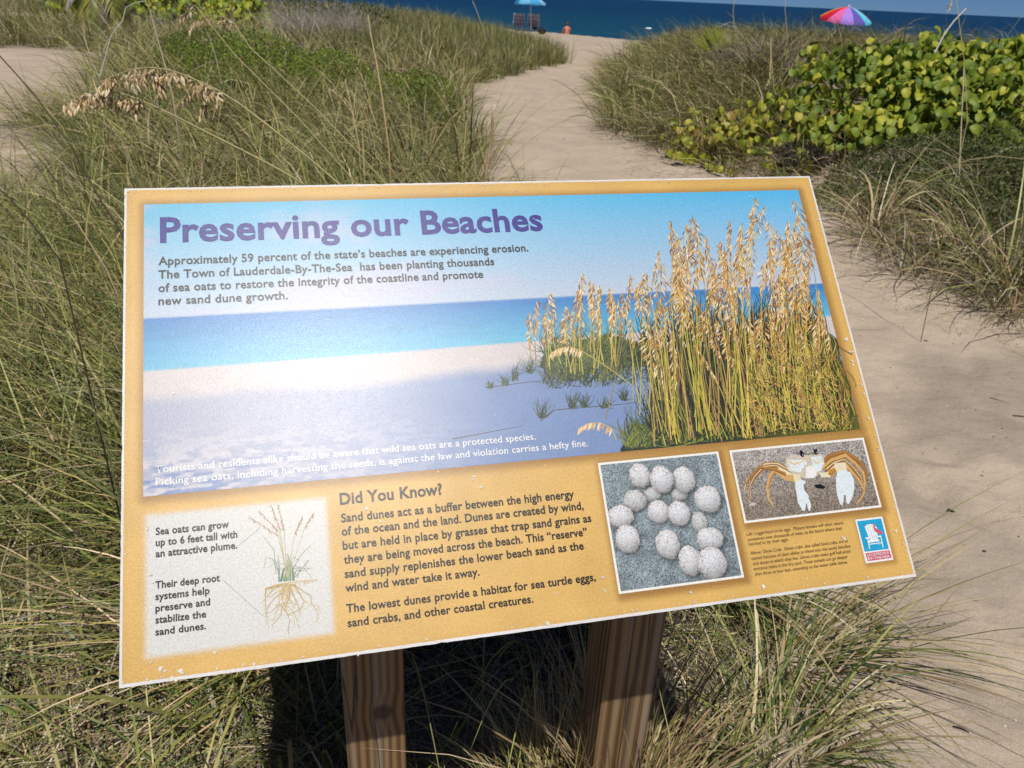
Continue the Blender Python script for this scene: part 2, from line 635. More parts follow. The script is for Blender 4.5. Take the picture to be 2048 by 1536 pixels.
colr = colr * (1 - 0.75 * lit[..., None]) + soil * 0.75 * lit[..., None]
painted_shade = smoothstep(1.0, .55, np.hypot((X - .1) / .95, (Y - 1.85) / .72)) * smoothstep(-.05, .1, vl)  # ground colour painted near-black under the sign to deepen the shade there
colr = colr * (1 - .85 * painted_shade[..., None]) + np.array([.035, .026, .018]) * .85 * painted_shade[..., None]
# damp greyer patches on the near path
dp = smoothstep(0.5, 0.68, fbm(X * 1.5 + 9, Y * 1.5, 4)) * (1 - smoothstep(4, 7, Y))
colr *= (1 - 0.24 * dp[..., None] * np.array([1.0, 0.95, 0.9]))
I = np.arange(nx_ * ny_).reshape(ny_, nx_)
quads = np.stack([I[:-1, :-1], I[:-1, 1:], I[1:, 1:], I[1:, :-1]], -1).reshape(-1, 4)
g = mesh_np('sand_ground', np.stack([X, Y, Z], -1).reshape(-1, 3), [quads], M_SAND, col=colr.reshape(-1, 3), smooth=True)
tag(g, 'pale beige beach sand with a footpath running between the dunes', kind='structure')

sy = np.concatenate([[20, 40], 45 * (30000 / 45) ** np.linspace(0, 1, 60)])
sx = np.linspace(-1, 1, 9)
V = [(sxx * (60 + yy * 1.6), yy, -1.75) for yy in sy for sxx in sx]
I = np.arange(len(V)).reshape(len(sy), 9)
quads = np.stack([I[:-1, :-1], I[:-1, 1:], I[1:, 1:], I[1:, :-1]], -1).reshape(-1, 4)
sea = mesh_np('sea', V, [quads], M_SEA)
tag(sea, 'deep blue sea turning teal towards the shore', kind='structure')


# ------------------------------------------------------------------ the sign
BL = np.array([-0.37694175, 0.55432335, -0.63510704 + CAMZ])
U = np.array([0.88793791, 0.21642272, 0.01111555])
Nn = np.array([0.16267845, -0.70299553, 0.6923388])
U /= np.linalg.norm(U)
Nn -= Nn @ U * U
Nn /= np.linalg.norm(Nn)
Vv = np.cross(Nn, U)
PW, PH, PT = 0.914, 0.5645, 0.0125
YAW = math.atan2(U[1], U[0])


def PP(px, py):
    r = ray(px, py)
    h = CAM + r * (((BL - CAM) @ Nn) / (r @ Nn)) - BL
    return np.array([h @ U, h @ Vv])


sign = empty('information_sign', tuple(BL))
sign.rotation_euler = Matrix([[U[i], Vv[i], Nn[i]] for i in range(3)]).to_euler()
tag(sign, 'tilted yellow-bordered sign headed Preserving our Beaches, on two square wooden posts', 'sign')

# board with a slightly ragged edge
b = MB()
edge = []
for (x0, y0), (x1, y1), k in (((0, 0), (PW, 0), 150), ((PW, 0), (PW, PH), 90), ((PW, PH), (0, PH), 150), ((0, PH), (0, 0), 90)):
    for i in range(k):
        t = i / k
        j = -abs(random.gauss(0, 0.00018)) if i else 0
        if i and random.random() < 0.014:
            j = -random.uniform(0.0006, 0.0013)
        nx, ny = -(y1 - y0), (x1 - x0)
        l = math.hypot(nx, ny)
        edge.append((x0 + (x1 - x0) * t - nx / l * j, y0 + (y1 - y0) * t - ny / l * j))
ne = len(edge)
for zz, ins in ((-0.00005, 0), (-0.0045, 0.0002), (-0.0054, 0.0012), (-PT, 0.0008)):
    for (x, y) in edge:
        b.v.append((x + (ins if x < 0.1 else -ins if x > PW - 0.1 else 0), y + (ins if y < 0.1 else -ins if y > PH - 0.1 else 0), zz))
        b.c.append((1, 1, 1))
for r_ in range(3):
    for i in range(ne):
        b.f.append((r_ * ne + i, (r_ + 1) * ne + i, (r_ + 1) * ne + (i + 1) % ne, r_ * ne + (i + 1) % ne))
b.f.append(tuple(3 * ne + i for i in range(ne))[::-1])
b.build('board', M_BOARD, sign)
# white face film (seen as the worn white rim)
b = MB()
b.v = [(x, y, 0.0) for x, y in edge]
b.c = [tuple(np.array([0.60, 0.59, 0.58]) * random.uniform(0.88, 1.0)) for _ in edge]
b.f = [tuple(range(ne))]
b.build('face_film', M_PRINT, sign)

KP = 0.70     # printed inks: reflectance of the lightest


def ink(c):
    return lin(c) * KP


def rect_of(tl, tr, br, bl):
    q = [PP(*k) for k in (tl, tr, br, bl)]
    return ((q[0][0] + q[3][0]) / 2, (q[2][1] + q[3][1]) / 2, (q[1][0] + q[2][0]) / 2, (q[0][1] + q[1][1]) / 2)


R_BIG = rect_of((287, 408), (1596, 381), (1721, 860), (287, 992))
R_BOX = rect_of((292, 1030), (655, 995), (665, 1268), (290, 1316))
R_EGG = rect_of((1195, 926), (1436, 903), (1488, 1155), (1238, 1188))
R_CRAB = rect_of((1457, 900), (1727, 876), (1763, 1014), (1490, 1047))
R_LOGO = rect_of((1709.7, 1039), (1764, 1033), (1786.6, 1119.5), (1731.5, 1127))


def sdf_rect(r, u, v):
    dx = np.maximum(r[0] - u, u - r[2])
    dy = np.maximum(r[1] - v, v - r[3])
    return np.hypot(np.maximum(dx, 0), np.maximum(dy, 0)) + np.minimum(np.maximum(dx, dy), 0)


def grid_piece(name, r, z, step, fn, parent=sign):
    nu, nv = max(2, int((r[2] - r[0]) / step) + 1), max(2, int((r[3] - r[1]) / step) + 1)
    u = np.linspace(r[0], r[2], nu)
    v = np.linspace(r[1], r[3], nv)
    UU, VV = np.meshgrid(u, v)
    c_ = np.clip(fn(UU, VV), 0.002, 0.85)
    I_ = np.arange(nu * nv).reshape(nv, nu)
    q = np.stack([I_[:-1, :-1], I_[:-1, 1:], I_[1:, 1:], I_[1:, :-1]], -1).reshape(-1, 4)
    return mesh_np(name, np.stack([UU, VV, np.full_like(UU, z)], -1).reshape(-1, 3), [q], M_PRINT, parent, c_.reshape(-1, 3))


OCH = ink((223, 181, 103))
OCH2 = ink((205, 158, 84))
BRN = ink((150, 104, 50))


def f_base(u, v):
    k = fbm(u * 22, v * 22, 4)
    c_ = OCH[None, None] * (0.9 + 0.25 * k[..., None])
    ed = np.minimum(np.minimum(u, PW - u), np.minimum(v, PH - v))
    t = (1 - smoothstep(0.0, 0.012, ed))[..., None] * 0.25
    c_ = c_ * (1 - t) + OCH2 * t
    for r, off, wd, st in ((R_BIG, 0.002, 0.013, 0.75), (R_EGG, 0.003, 0.011, 0.8), (R_CRAB, 0.003, 0.011, 0.8), (R_LOGO, 0.002, 0.007, 0.6)):
        d = sdf_rect((r[0] + off, r[1] - off, r[2] + off, r[3] - off), u, v)
        t = ((1 - smoothstep(-0.001, wd, d)) * st)[..., None]
        c_ = c_ * (1 - t) + BRN * t
    d = sdf_rect(R_BOX, u, v)
    t = (1 - smoothstep(-0.004, 0.004, d))[..., None]
    c_ = c_ * (1 - t) + ink((222, 221, 216)) * t
    return c_


grid_piece('printed_border', (0.0026, 0.0035, PW - 0.0028, PH - 0.0026), 0.00012, 0.0028, f_base)

H1, H2 = PP(287, 637), PP(1200, 590)
S1, S2, S3 = PP(287, 743), PP(700, 712), PP(1060, 683)
SHA0, SHAM, SHA2 = PP(287, 792), PP(640, 775), PP(1060, 735)


def f_big(u, v):
    s = (u - R_BIG[0]) / (R_BIG[2] - R_BIG[0])
    hv = H1[1] + (H2[1] - H1[1]) * (u - H1[0]) / (H2[0] - H1[0])
    t = np.clip((v - hv) / (R_BIG[3] - hv), 0, 1)
    top = ink((112, 196, 228))[None, None] * (1 - s[..., None]) + ink((84, 186, 236)) * s[..., None]
    low = ink((196, 208, 224))
    sky_ = low * (1 - t[..., None] ** 0.9) + top * t[..., None] ** 0.9
    cl = smoothstep(0.45, 0.72, fbm(u * 9 + 3, v * 26 + 8, 4)) * 0.6 * smoothstep(0.75, 0.35, s + t * .3)
    sky_ = sky_ * (1 - cl[..., None]) + ink((206, 200, 220)) * cl[..., None]
    shv = np.interp(u, [S1[0], S2[0], S3[0], 0.9], [S1[1], S2[1], S3[1], S3[1] + 0.01])
    t = np.clip((hv - v) / (hv - shv), 0, 1)[..., None]
    sea_ = ink((62, 132, 200)) * (1 - t) + ink((104, 190, 222)) * t
    sea_ = sea_ * (0.9 + 0.2 * fbm(u * 30, v * 260, 3)[..., None])
    bch = ink((212, 204, 204)) * (0.94 + 0.1 * fbm(u * 60, v * 160, 3)[..., None])
    shd = ink((126, 150, 194)) * (0.93 + 0.12 * fbm(u * 40 + 4, v * 90, 3)[..., None])
    sv = np.interp(u, [S1[0], SHA2[0] * 0.5, SHA2[0], 0.9], [SHA0[1], SHAM[1], SHA2[1] + 0.004, SHA2[1] + 0.01]) + 0.012 * (fbm(u * 14, v * 14 + 3, 3) - 0.5)
    ts = smoothstep(-0.008, 0.012, sv - v) * (0.55 + 0.45 * smoothstep(0.10, 0.5, s))
    # trampled sand: sun-struck ridges breaking through the blue shade
    ft = smoothstep(0.42, 0.56, fbm(u * 70 + 25 * v, v * 230, 4)) * smoothstep(0.5, 0.05, s) * smoothstep(0.60, 0.2, (v - R_BIG[1]) / (shv - R_BIG[1]))
    snd = bch * (1 - ts[..., None]) + shd * ts[..., None]
    snd = snd * (1 - 0.55 * ft[..., None]) + ink((228, 222, 222)) * 0.55 * ft[..., None]
    fd = smoothstep(0.52, 0.62, fbm(u * 55 - 60 * v + 9, v * 210 + 3, 3)) * smoothstep(0.36, 0.0, s) * smoothstep(0.42, 0.10, (v - R_BIG[1]) / (shv - R_BIG[1]))
    snd = snd * (1 - 0.85 * fd[..., None]) + ink((104, 134, 190)) * 0.85 * fd[..., None]
    ka, kb = smoothstep(-.0009, .0009, v - hv)[..., None], smoothstep(-.0016, .0016, v - shv)[..., None]
    c_ = sky_ * ka + (1 - ka) * (sea_ * kb + snd * (1 - kb))
    # dark plant mass on the right
    G = [PP(*q) for q in ((1085, 742), (1095, 700), (1160, 690), (1230, 668), (1300, 690), (1340, 700), (1420, 690), (1500, 670), (1560, 650), (1640, 650), (1675, 680), (1725, 868), (1240, 912), (1262, 850), (1330, 815), (1325, 790), (1318, 735), (1250, 735), (1190, 752), (1140, 765))]
    jx, jy = 0.012 * (fbm(u * 45, v * 45, 3) - 0.5), 0.02 * (fbm(u * 60 + 5, v * 30, 3) - 0.5)
    ins = in_poly(G, u + jx, v + jy)
    k = fbm(u * 160, v * 90, 4)[..., None]
    dk = ink((44, 58, 44)) * (0.5 + 1.1 * k)
    tt = smoothstep(0.72, 1.0, s)[..., None] * smoothstep(0.45, 0.1, (v - R_BIG[1]) / (R_BIG[3] - R_BIG[1]))[..., None]
    dk = dk * (1 - tt * 0.6) + ink((120, 116, 44)) * tt * 0.6 * (0.5 + k)
    return np.where(ins[..., None], dk, c_)


bigp = grid_piece('beach_photograph', R_BIG, 0.00030, 0.0018, f_big)


class Strokes:
    """flat printed brush marks in panel space, drawn in photo pixels"""
    def __init__(s, z0, z1):
        s.v, s.t, s.q, s.c, s.z0, s.z1, s.n, s.N = [], [], [], [], z0, z1, 0, 1

    def z(s):
        s.n += 1
        return s.z0 + (s.z1 - s.z0) * min(1.0, s.n / s.N) + random.uniform(-1, 1) * 2e-6

    def line(s, pts, w0, w1, c, mid=None, px=True):
        P_ = [PP(*q) for q in pts] if px else [np.array(q) for q in pts]
        z = s.z()
        b = len(s.v)
        k = len(P_)
        for i, q in enumerate(P_):
            t = P_[min(i + 1, k - 1)] - P_[max(i - 1, 0)]
            l = np.linalg.norm(t) or 1
            nx, ny = -t[1] / l, t[0] / l
            f = i / (k - 1)
            w_ = (w0 * (1 - f) + w1 * f) if mid is None else (w0 * (1 - f) + w1 * f + mid * math.sin(math.pi * f))
            w_ *= 0.00056 / 2
            s.v += [(q[0] + nx * w_, q[1] + ny * w_, z), (q[0] - nx * w_, q[1] - ny * w_, z)]
            s.c += [c, c]
        for i in range(k - 1):
            s.q.append((b + 2 * i, b + 2 * i + 1, b + 2 * i + 3, b + 2 * i + 2))

    def poly(s, pts, c, px=True):
        P_ = [PP(*q) for q in pts] if px else pts
        z = s.z()
        b = len(s.v)
        for q in P_:
            s.v.append((q[0], q[1], z))
            s.c.append(c)
        s.t.append(tuple(range(b, b + len(P_))))

    def build(s, name, parent):
        me = bpy.data.meshes.new(name)
        fs = []
        for f in s.q + s.t:
            p0, p1, p2 = (Vector(s.v[i]) for i in f[:3])
            ar = sum(s.v[f[i]][0] * s.v[f[(i + 1) % len(f)]][1] - s.v[f[(i + 1) % len(f)]][0] * s.v[f[i]][1] for i in range(len(f)))
            fs.append(f if ar > 0 else f[::-1])
        me.from_pydata(s.v, [], fs)
        at_ = me.color_attributes.new('Col', 'FLOAT_COLOR', 'POINT')
        at_.data.foreach_set('color', np.array([[*c, 1] for c in s.c], np.float32).ravel())
        me.materials.append(M_PRINT)
        o = bpy.data.objects.new(name, me)
        COL.objects.link(o)
        o.parent = parent
        return o


rr = random.Random(5)


def jit(c, a=0.15):
    k = rr.uniform(1 - a, 1 + a)
    return tuple(np.clip(ink(c) * k * np.array([rr.uniform(.95, 1.05), 1, rr.uniform(.92, 1.08)]), 0, .8))


def curve(p0, p1, bend, n=5):
    p0, p1 = np.array(p0, float), np.array(p1, float)
    d = p1 - p0
    nrm = np.array([-d[1], d[0]])
    return [tuple(p0 + d * t + nrm * bend * math.sin(math.pi * t)) for t in np.linspace(0, 1, n)]


S = Strokes(0.00034, 0.00060)
S.N = 15000
# low dark tufts on the shaded sand
for tx, ty, sz in ((1085, 835, 42), (1145, 815, 40), (1168, 812, 34), (1210, 815, 26), (1250, 800, 34), (1010, 770, 26), (1030, 760, 34), (1060, 745, 40), (980, 775, 16), (1275, 880, 50), (1300, 885, 40), (1330, 790, 40)):
    for i in range(26):
        an = rr.gauss(0, 0.55)
        L = sz * rr.uniform(.5, 1.1)
        S.line(curve((tx + rr.uniform(-6, 6), ty + rr.uniform(-2, 3)), (tx + math.sin(an) * L, ty - math.cos(an) * L), rr.uniform(-.15, .15), 4), 2.2, 0.3, jit(rr.choice([(48, 66, 52), (70, 90, 70), (38, 50, 48), (95, 110, 80)]), .2))
# runners
for q in (((970, 776), (1000, 772), (1060, 764), (1100, 760)), ((1080, 842), (1110, 820), (1170, 815), (1250, 808), (1300, 800)), ((905, 878), (960, 868), (1010, 858), (1045, 852))):
    S.line(q, 2.2, 1.2, jit((84, 80, 74)))
# green under-grass of the big clump
for i in range(2600):
    x = rr.uniform(1090, 1716)
    lo = 900 - (x - 1250) * 0.092 if x > 1250 else rr.uniform(700, 772)
    yb = lo - abs(rr.gauss(0, 1)) * (60 if x > 1300 else 14)
    L = rr.uniform(30, 95) if x > 1300 else rr.uniform(20, 55)
    an = rr.gauss(0.05, 0.5)
    xt, yt = x + math.sin(an) * L, yb - math.cos(an) * L
    if xt > 1596 + (yt - 381) * 0.262 - 3 or yt < 420:
        continue
    cc = rr.choice([(92, 110, 58), (120, 130, 52), (58, 76, 50), (150, 148, 62), (44, 60, 46)]) if x < 1480 else rr.choice([(160, 150, 58), (120, 122, 48), (186, 160, 84), (86, 94, 46), (180, 130, 80), (50, 60, 38)])
    S.line(curve((x, yb), (xt, yt), rr.uniform(-.25, .25), 4), 2.4, 0.5, jit(cc, .25))
for i in range(1500):
    x = rr.uniform(1300, 1690)
    yb = rr.uniform(640, 885)
    L = rr.uniform(40, 130)
    an = rr.gauss(0, .3)
    yt = yb - L
    xt = x + math.sin(an) * L
    if max(x, xt) > 1596 + (yt - 381) * 0.262 - 6 or yt < 560 + max(0, 1500 - x) * .25 or yb > 899 - (x - 1250) * .092:
        continue
    S.line(curve((x, yb), (xt, yt), rr.uniform(-.15, .15), 4), 4.0, .8, jit(rr.choice([(38, 48, 36), (30, 36, 30), (52, 60, 40), (66, 66, 44)]), .25))
for i in range(520):
    x = rr.uniform(1085, 1320)
    yb = rr.uniform(705, 778) - (x - 1085) * .03
    L, an = rr.uniform(14, 40), rr.gauss(0, .7)
    S.line(curve((x, yb), (x + math.sin(an) * L, yb - abs(math.cos(an)) * L), rr.uniform(-.2, .2), 4), 2.2, .4, jit(rr.choice([(56, 74, 54), (84, 100, 70), (40, 52, 44), (104, 110, 74)]), .25))
env_x = [1060, 1075, 1100, 1130, 1165, 1180, 1220, 1260, 1290, 1320, 1340, 1385, 1410, 1440, 1460, 1485, 1510, 1530, 1560, 1575, 1595, 1610, 1650]
env_y = [625, 600, 585, 612, 545, 560, 575, 550, 545, 500, 440, 432, 470, 480, 440, 445, 394, 412, 470, 440, 398, 430, 520]


def plume(x, ytop, yb, xb, big):
    stem = curve((xb, yb), (x, ytop), rr.gauss(0, .05), 6)
    S.line(stem, 2.4, 1.0, jit(rr.choice([(196, 186, 84), (176, 172, 70), (210, 180, 100), (160, 140, 70)]), .18))
    d = rr.choice([-1, 1])
    L = big
    wd = rr.uniform(.4, 1.7)
    k = int(L * 0.7)
    for i in range(k):
        f = i / k
        yy = ytop + f * L
        xx = np.interp(yy, [q[1] for q in stem[::-1]], [q[0] for q in stem[::-1]])
        w_ = (2 + 12 * math.sin(math.pi * min(1, f * 1.05 + .04)) ** .7) * L / 110 * wd
        sx_, ln = rr.uniform(-1, 1) * w_, rr.uniform(6, 14) * (0.6 + L / 250)
        S.line([(xx + sx_ * .3, yy), (xx + sx_ * .8 + d * 1.0, yy + ln * .5), (xx + sx_ + d * 2.5, yy + ln)], 0.6, 0.4, jit(rr.choice([(226, 188, 118), (240, 214, 160), (200, 152, 82), (176, 122, 58), (250, 232, 192), (214, 170, 96), (120, 84, 50), (150, 104, 60)]), .14), mid=rr.uniform(1.2, 3.0))


pl = []
for i in range(95):
    x = 1062 + (1652 - 1062) * rr.random() ** 0.72
    top = np.interp(x, env_x, env_y)
    ytop = top + abs(rr.gauss(0, 1)) * (120 if x > 1300 else 45) + 3
    pl.append((x, ytop))
for ex, ey in zip(env_x, env_y):
    pl.append((ex, ey + 1))
pl.sort(key=lambda q: q[1])
for x, yt in pl:
    if x < 1240:
        yb, xb = 705 + rr.uniform(-5, 50), x + rr.uniform(-5, 15)
    else:
        xb = x + rr.gauss(22, 34)
        yb = 896 - (x - 1250) * 0.092 - rr.uniform(0, 90)
    lim = 1596 + (yb - 381) * 0.262 - 4
    xb = min(xb, lim)
    x = min(x, 1596 + (yt - 381) * 0.262 - 12)
    if yb < yt + 90:
        continue
    plume(x, yt, yb, xb, rr.uniform(60, 140) if x > 1280 else rr.uniform(38, 75))
# bright bare stems over the lower half
for i in range(130):
    x = rr.uniform(1290, 1640)
    yt = rr.uniform(560, 790)
    yb = 898 - (x - 1250) * 0.092 - rr.uniform(0, 30)
    xb = min(x + rr.uniform(0, 60), 1596 + (yb - 381) * 0.262 - 4)
    S.line(curve((xb, yb), (x, yt), rr.uniform(-.03, .03), 5), rr.uniform(1.6, 3), 1, jit(rr.choice([(206, 196, 70), (170, 160, 62), (222, 190, 100), (136, 134, 60), (190, 140, 100), (120, 90, 60)]), .2))
for i in range(900):
    x = rr.uniform(1500, 1712)
    yb = rr.uniform(700, 862)
    if x > 1596 + (yb - 420) * 0.262 - 4:
        continue
    an, L = rr.gauss(0, .8), rr.uniform(14, 45)
    S.line(curve((x, yb), (x + math.sin(an) * L * .6 - 8, yb - abs(math.cos(an)) * L), rr.uniform(-.35, .35), 4), 1.9, .4, jit(rr.choice([(200, 180, 76), (150, 146, 58), (196, 136, 80), (226, 200, 116), (60, 70, 38), (44, 54, 36)]), .2))
# two arching oat heads
for stem, head in ((((1262, 770), (1230, 745), (1195, 722), (1165, 703)), ((1165, 703), (1140, 694), (1118, 697), (1102, 706))), (((1232, 880), (1226, 862), (1210, 850)), ((1224, 858), (1200, 846), (1178, 846), (1156, 858)))):
    S.line(stem, 2.4, 2, jit((204, 190, 96)))
    S.line(head, 2.2, 1, jit((210, 176, 104)))
    for i in range(46):
        f = rr.random()
        j = min(len(head) - 2, int(f * (len(head) - 1)))
        ff = f * (len(head) - 1) - j
        x, y = head[j][0] * (1 - ff) + head[j + 1][0] * ff, head[j][1] * (1 - ff) + head[j + 1][1] * ff
        S.line([(x, y), (x - 2, y + 6), (x - 5, y + rr.uniform(9, 17))], .6, .4, jit(rr.choice([(236, 206, 150), (222, 180, 112), (246, 224, 184)])), mid=3)
st = S.build('printed_sea_oats', sign)
st['kind'] = 'stuff'

# plant drawing with roots and dotted leaders
S = Strokes(0.0003, 0.0005)
S.N = 700
bx, by = 566, 1163
for i in range(34):
    an, L = rr.gauss(0.05, 0.55), rr.uniform(25, 62)
    x0 = bx + rr.uniform(-10, 24)
    xt, yt = x0 + math.sin(an) * L * .8, by - abs(math.cos(an)) * L
    S.line([(x0, by - (x0 - bx) * .1), (x0 + (xt - x0) * .25, by - L * .6), (x0 + (xt - x0) * .7, yt), (xt + (xt - x0) * .3, yt + rr.uniform(0, 14))], 1.6, .5, jit(rr.choice([(110, 150, 120), (90, 130, 104), (150, 170, 110), (130, 150, 130)]), .12))
for (hx0, hy0, hx1, hy1) in ((500, 1034, 556, 1070), (518, 1022, 558, 1062), (542, 1010, 560, 1058), (556, 1010, 568, 1060), (605, 1033, 590, 1068), (627, 1026, 609, 1056)):
    S.line([(bx + 8, by - 8), ((hx1 + bx) / 2 + 4, 1110), (hx1, hy1)], 1.3, 1, jit((196, 180, 130)))
    for i in range(24):
        f = i / 24
        x, y = hx0 + (hx1 - hx0) * f, hy0 + (hy1 - hy0) * f
        S.line([(x, y), (x + rr.uniform(-4, 4), y + rr.uniform(2, 7))], 1.8, .5, jit(rr.choice([(176, 130, 96), (160, 120, 80), (196, 156, 116)])))
for q in (((580, 1150), (600, 1112), (622, 1090)), ((552, 1148), (548, 1100), (526, 1072)), ((590, 1155), (618, 1120), (610, 1128), (618, 1140)), ((560, 1150), (545, 1118), (532, 1115), (528, 1136)), ((595, 1155), (600, 1132), (612, 1140), (624, 1156))):
    S.line(q, 1.3, .7, jit((130, 138, 110)))
S.line([(530, 1178), (552, 1170), (590, 1163), (634, 1160)], 3, 2, jit((206, 186, 130)))
for i in range(40):
    x = rr.uniform(535, 632)
    y = 1176 - (x - 530) * .155
    S.line([(x, y), (x + rr.uniform(-3, 3), y + rr.uniform(3, 9))], 1.3, .5, jit((200, 180, 126)))
for i in range(20):
    x, y = bx + rr.uniform(-8, 26), 1168
    an = rr.gauss(0, .5)
    pts = [(x, y)]
    for k in range(rr.randint(4, 8)):
        an += rr.gauss(0, .55)
        an *= .8
        if k == 0:
            an += rr.gauss(0, .5)
        x += math.sin(an) * 14 + (x - bx - 8) * .12
        y += abs(math.cos(an)) * 13
        pts.append((min(636, max(531, x)), min(1270, y)))
        if rr.random() < .75:
            S.line([pts[-1], (pts[-1][0] + rr.uniform(-12, 12), pts[-1][1] + rr.uniform(2, 12))], 1.1, .4, jit((206, 186, 130)))
    S.line(pts, 2.2, .8, jit(rr.choice([(196, 172, 112), (182, 158, 104), (210, 190, 134)])))


def dots(p0, p1, nd, c):
    for i in range(nd):
        f = (i + .5) / nd
        x, y = p0[0] + (p1[0] - p0[0]) * f, p0[1] + (p1[1] - p0[1]) * f
        S.poly([(x - .7, y - .7), (x - .7, y + .7), (x + .7, y + .7), (x + .7, y - .7)], c)


dots((479, 1090), (521, 1055), 17, tuple(ink((90, 90, 90))))
dots((445, 1159), (525, 1231), 32, tuple(ink((90, 90, 90))))
d_ = S.build('printed_plant_drawing', sign)
d_['kind'] = 'stuff'


# framed egg photograph
def white_frame(name, r):
    return grid_piece(name, r, 0.0003, 0.012, lambda u, v: np.ones(u.shape + (3,)) * ink((246, 244, 236)))


white_frame('photograph_border', R_EGG)
ri = (R_EGG[0] + .0028, R_EGG[1] + .0028, R_EGG[2] - .0028, R_EGG[3] - .0028)
EG = [(478, 345, 96, 112), (690, 380, 108, 125), (897, 380, 105, 122), (1130, 570, 118, 128), (655, 690, 98, 108), (855, 705, 100, 118), (295, 735, 118, 105), (360, 950, 110, 130), (745, 1000, 108, 140), (960, 1160, 100, 140), (1170, 1180, 132, 150), (1155, 950, 120, 108),
      (600, 520, 80, 66), (430, 580, 105, 100), (1050, 790, 70, 100), (860, 520, 75, 60)]
EGp = []
for ex, ey, ea, eb in EG:
    px, py = 1180 + ex / 4.8, 880 + ey / 4.8
    c0 = PP(px, py)
    EGp.append((c0[0], c0[1], abs(PP(px + ea * 1.07 / 4.8, py)[0] - c0[0]), abs(PP(px, py + eb * 1.05 / 4.8)[1] - c0[1])))


def f_egg(u, v):
    rs = np.random.default_rng(2).random(u.shape)
    k = fbm(u * 90, v * 90, 3)
    c_ = (ink((138, 152, 158)) * (0.55 + 0.8 * k[..., None])) * (0.2 + 1.6 * rs[..., None])
    for j in (15, 14, 13, 12, 11, 10, 9, 8, 7, 6, 5, 4, 3, 2, 1, 0) if False else (12, 13, 14, 15, 3, 0, 2, 1, 4, 5, 6, 7, 8, 11, 9, 10):
        x, y, a_, b_ = EGp[j]
        du, dv = (u - x) / a_, (v - y) / b_
        d = np.hypot(du, dv) * (1 + .16 * (fbm(u * 220 + j * 7, v * 220, 2) - .5))
        sh = np.exp(-np.maximum(np.hypot(du - .1, dv + .15) - .95, 0) * 7)[..., None] * 0.6
        c_ = c_ * (1 - sh * (d > 1)[..., None])
        sph = np.sqrt(np.clip(1 - d * d, 0, 1))
        ll = np.clip(0.60 + 0.45 * (dv * .65 - du * .15 + sph * .5), .3, 1)
        base_ = ink((240, 241, 244)) if j < 12 else ink((226, 228, 228))
        eg = base_ * ll[..., None]
        thr = 0.90 - 0.22 * smoothstep(.3, 1, d)
        eg = np.where((rs > thr)[..., None], eg * .5, eg)
        eg = eg * (1 - .25 * smoothstep(.7, 1, d)[..., None] * np.array([0, .25, .5]))
        c_ = np.where((d < 1)[..., None], eg, c_)
    return c_


grid_piece('egg_photograph', ri, 0.00045, 0.0009, f_egg)

# framed crab photograph
white_frame('photograph_border', R_CRAB)
ri = (R_CRAB[0] + .0028, R_CRAB[1] + .0028, R_CRAB[2] - .0028, R_CRAB[3] - .0028)


def f_crabbg(u, v):
    rs = np.random.default_rng(4).random(u.shape)
    t = smoothstep(ri[1], ri[3], v)[..., None]
    c_ = (ink((140, 128, 114)) * (1 - t) + ink((172, 166, 160)) * t) * (0.15 + 1.6 * rs[..., None])
    return c_ * (.8 + .4 * fbm(u * 80, v * 80, 3)[..., None])


grid_piece('crab_photograph', ri, 0.00045, 0.0009, f_crabbg)
S = Strokes(0.0005, 0.0007)
S.N = 320
Q = lambda pts: [(1450 + x / 4.955, 860 + y / 4.955) for x, y in pts]
amber, amb2, crm, wht, yel = ink((176, 124, 62)), ink((214, 172, 108)), ink((232, 222, 186)), ink((226, 236, 240)), ink((232, 196, 110))
# left legs
for pts, w0, w1 in (([(620, 400), (520, 340), (400, 340), (300, 420), (215, 500), (190, 600)], 9, 3), ([(620, 420), (500, 360), (380, 370), (290, 470), (245, 560), (250, 690)], 9, 3), ([(600, 440), (480, 390), (340, 370), (250, 470), (200, 540)], 8, 3)):
    S.line(Q(pts), w0 * 1.5, w1 * 1.3, tuple(amber * .75))
    S.line(Q(pts), w0 * 1.0, w1, tuple(amb2 if w0 == 9 else amber))
    S.line(Q([(x, y - 8) for x, y in pts]), 2.2, 1, tuple(crm))
    S.line(Q([(x + 4, y + 12) for x, y in pts]), 2.5, 1, tuple(amber * .6))
S.line(Q([(690, 480), (600, 470), (500, 400), (450, 450), (420, 580), (430, 680), (480, 760)]), 16, 3, tuple(amb2))
S.line(Q([(680, 470), (600, 440), (520, 395)]), 17, 12, tuple(crm))
S.line(Q([(490, 420), (450, 490), (425, 590)]), 4, 2, tuple(amber))
# right legs
for pts, w0, w1, cc in (([(970, 340), (1040, 260), (1180, 220), (1300, 290), (1390, 380), (1400, 440), (1370, 560)], 9, 4, amber), ([(970, 380), (1060, 300), (1190, 250), (1290, 330), (1370, 430), (1385, 520), (1370, 640), (1300, 740)], 10, 3, amb2), ([(1000, 400), (1080, 330), (1180, 300), (1260, 370), (1340, 470), (1370, 560)], 9, 4, amber), ([(1190, 340), (1260, 420), (1330, 500), (1375, 600)], 9, 4, amb2)):
    S.line(Q(pts), w0 * 1.5, w1 * 1.3, tuple(amber * .7))
    S.line(Q(pts), w0, w1, tuple(cc))
    S.line(Q([(x, y - 9) for x, y in pts]), 2.2, 1, tuple(crm))
    S.line(Q([(x - 3, y + 10) for x, y in pts]), 2, 1, tuple(amber * .5))
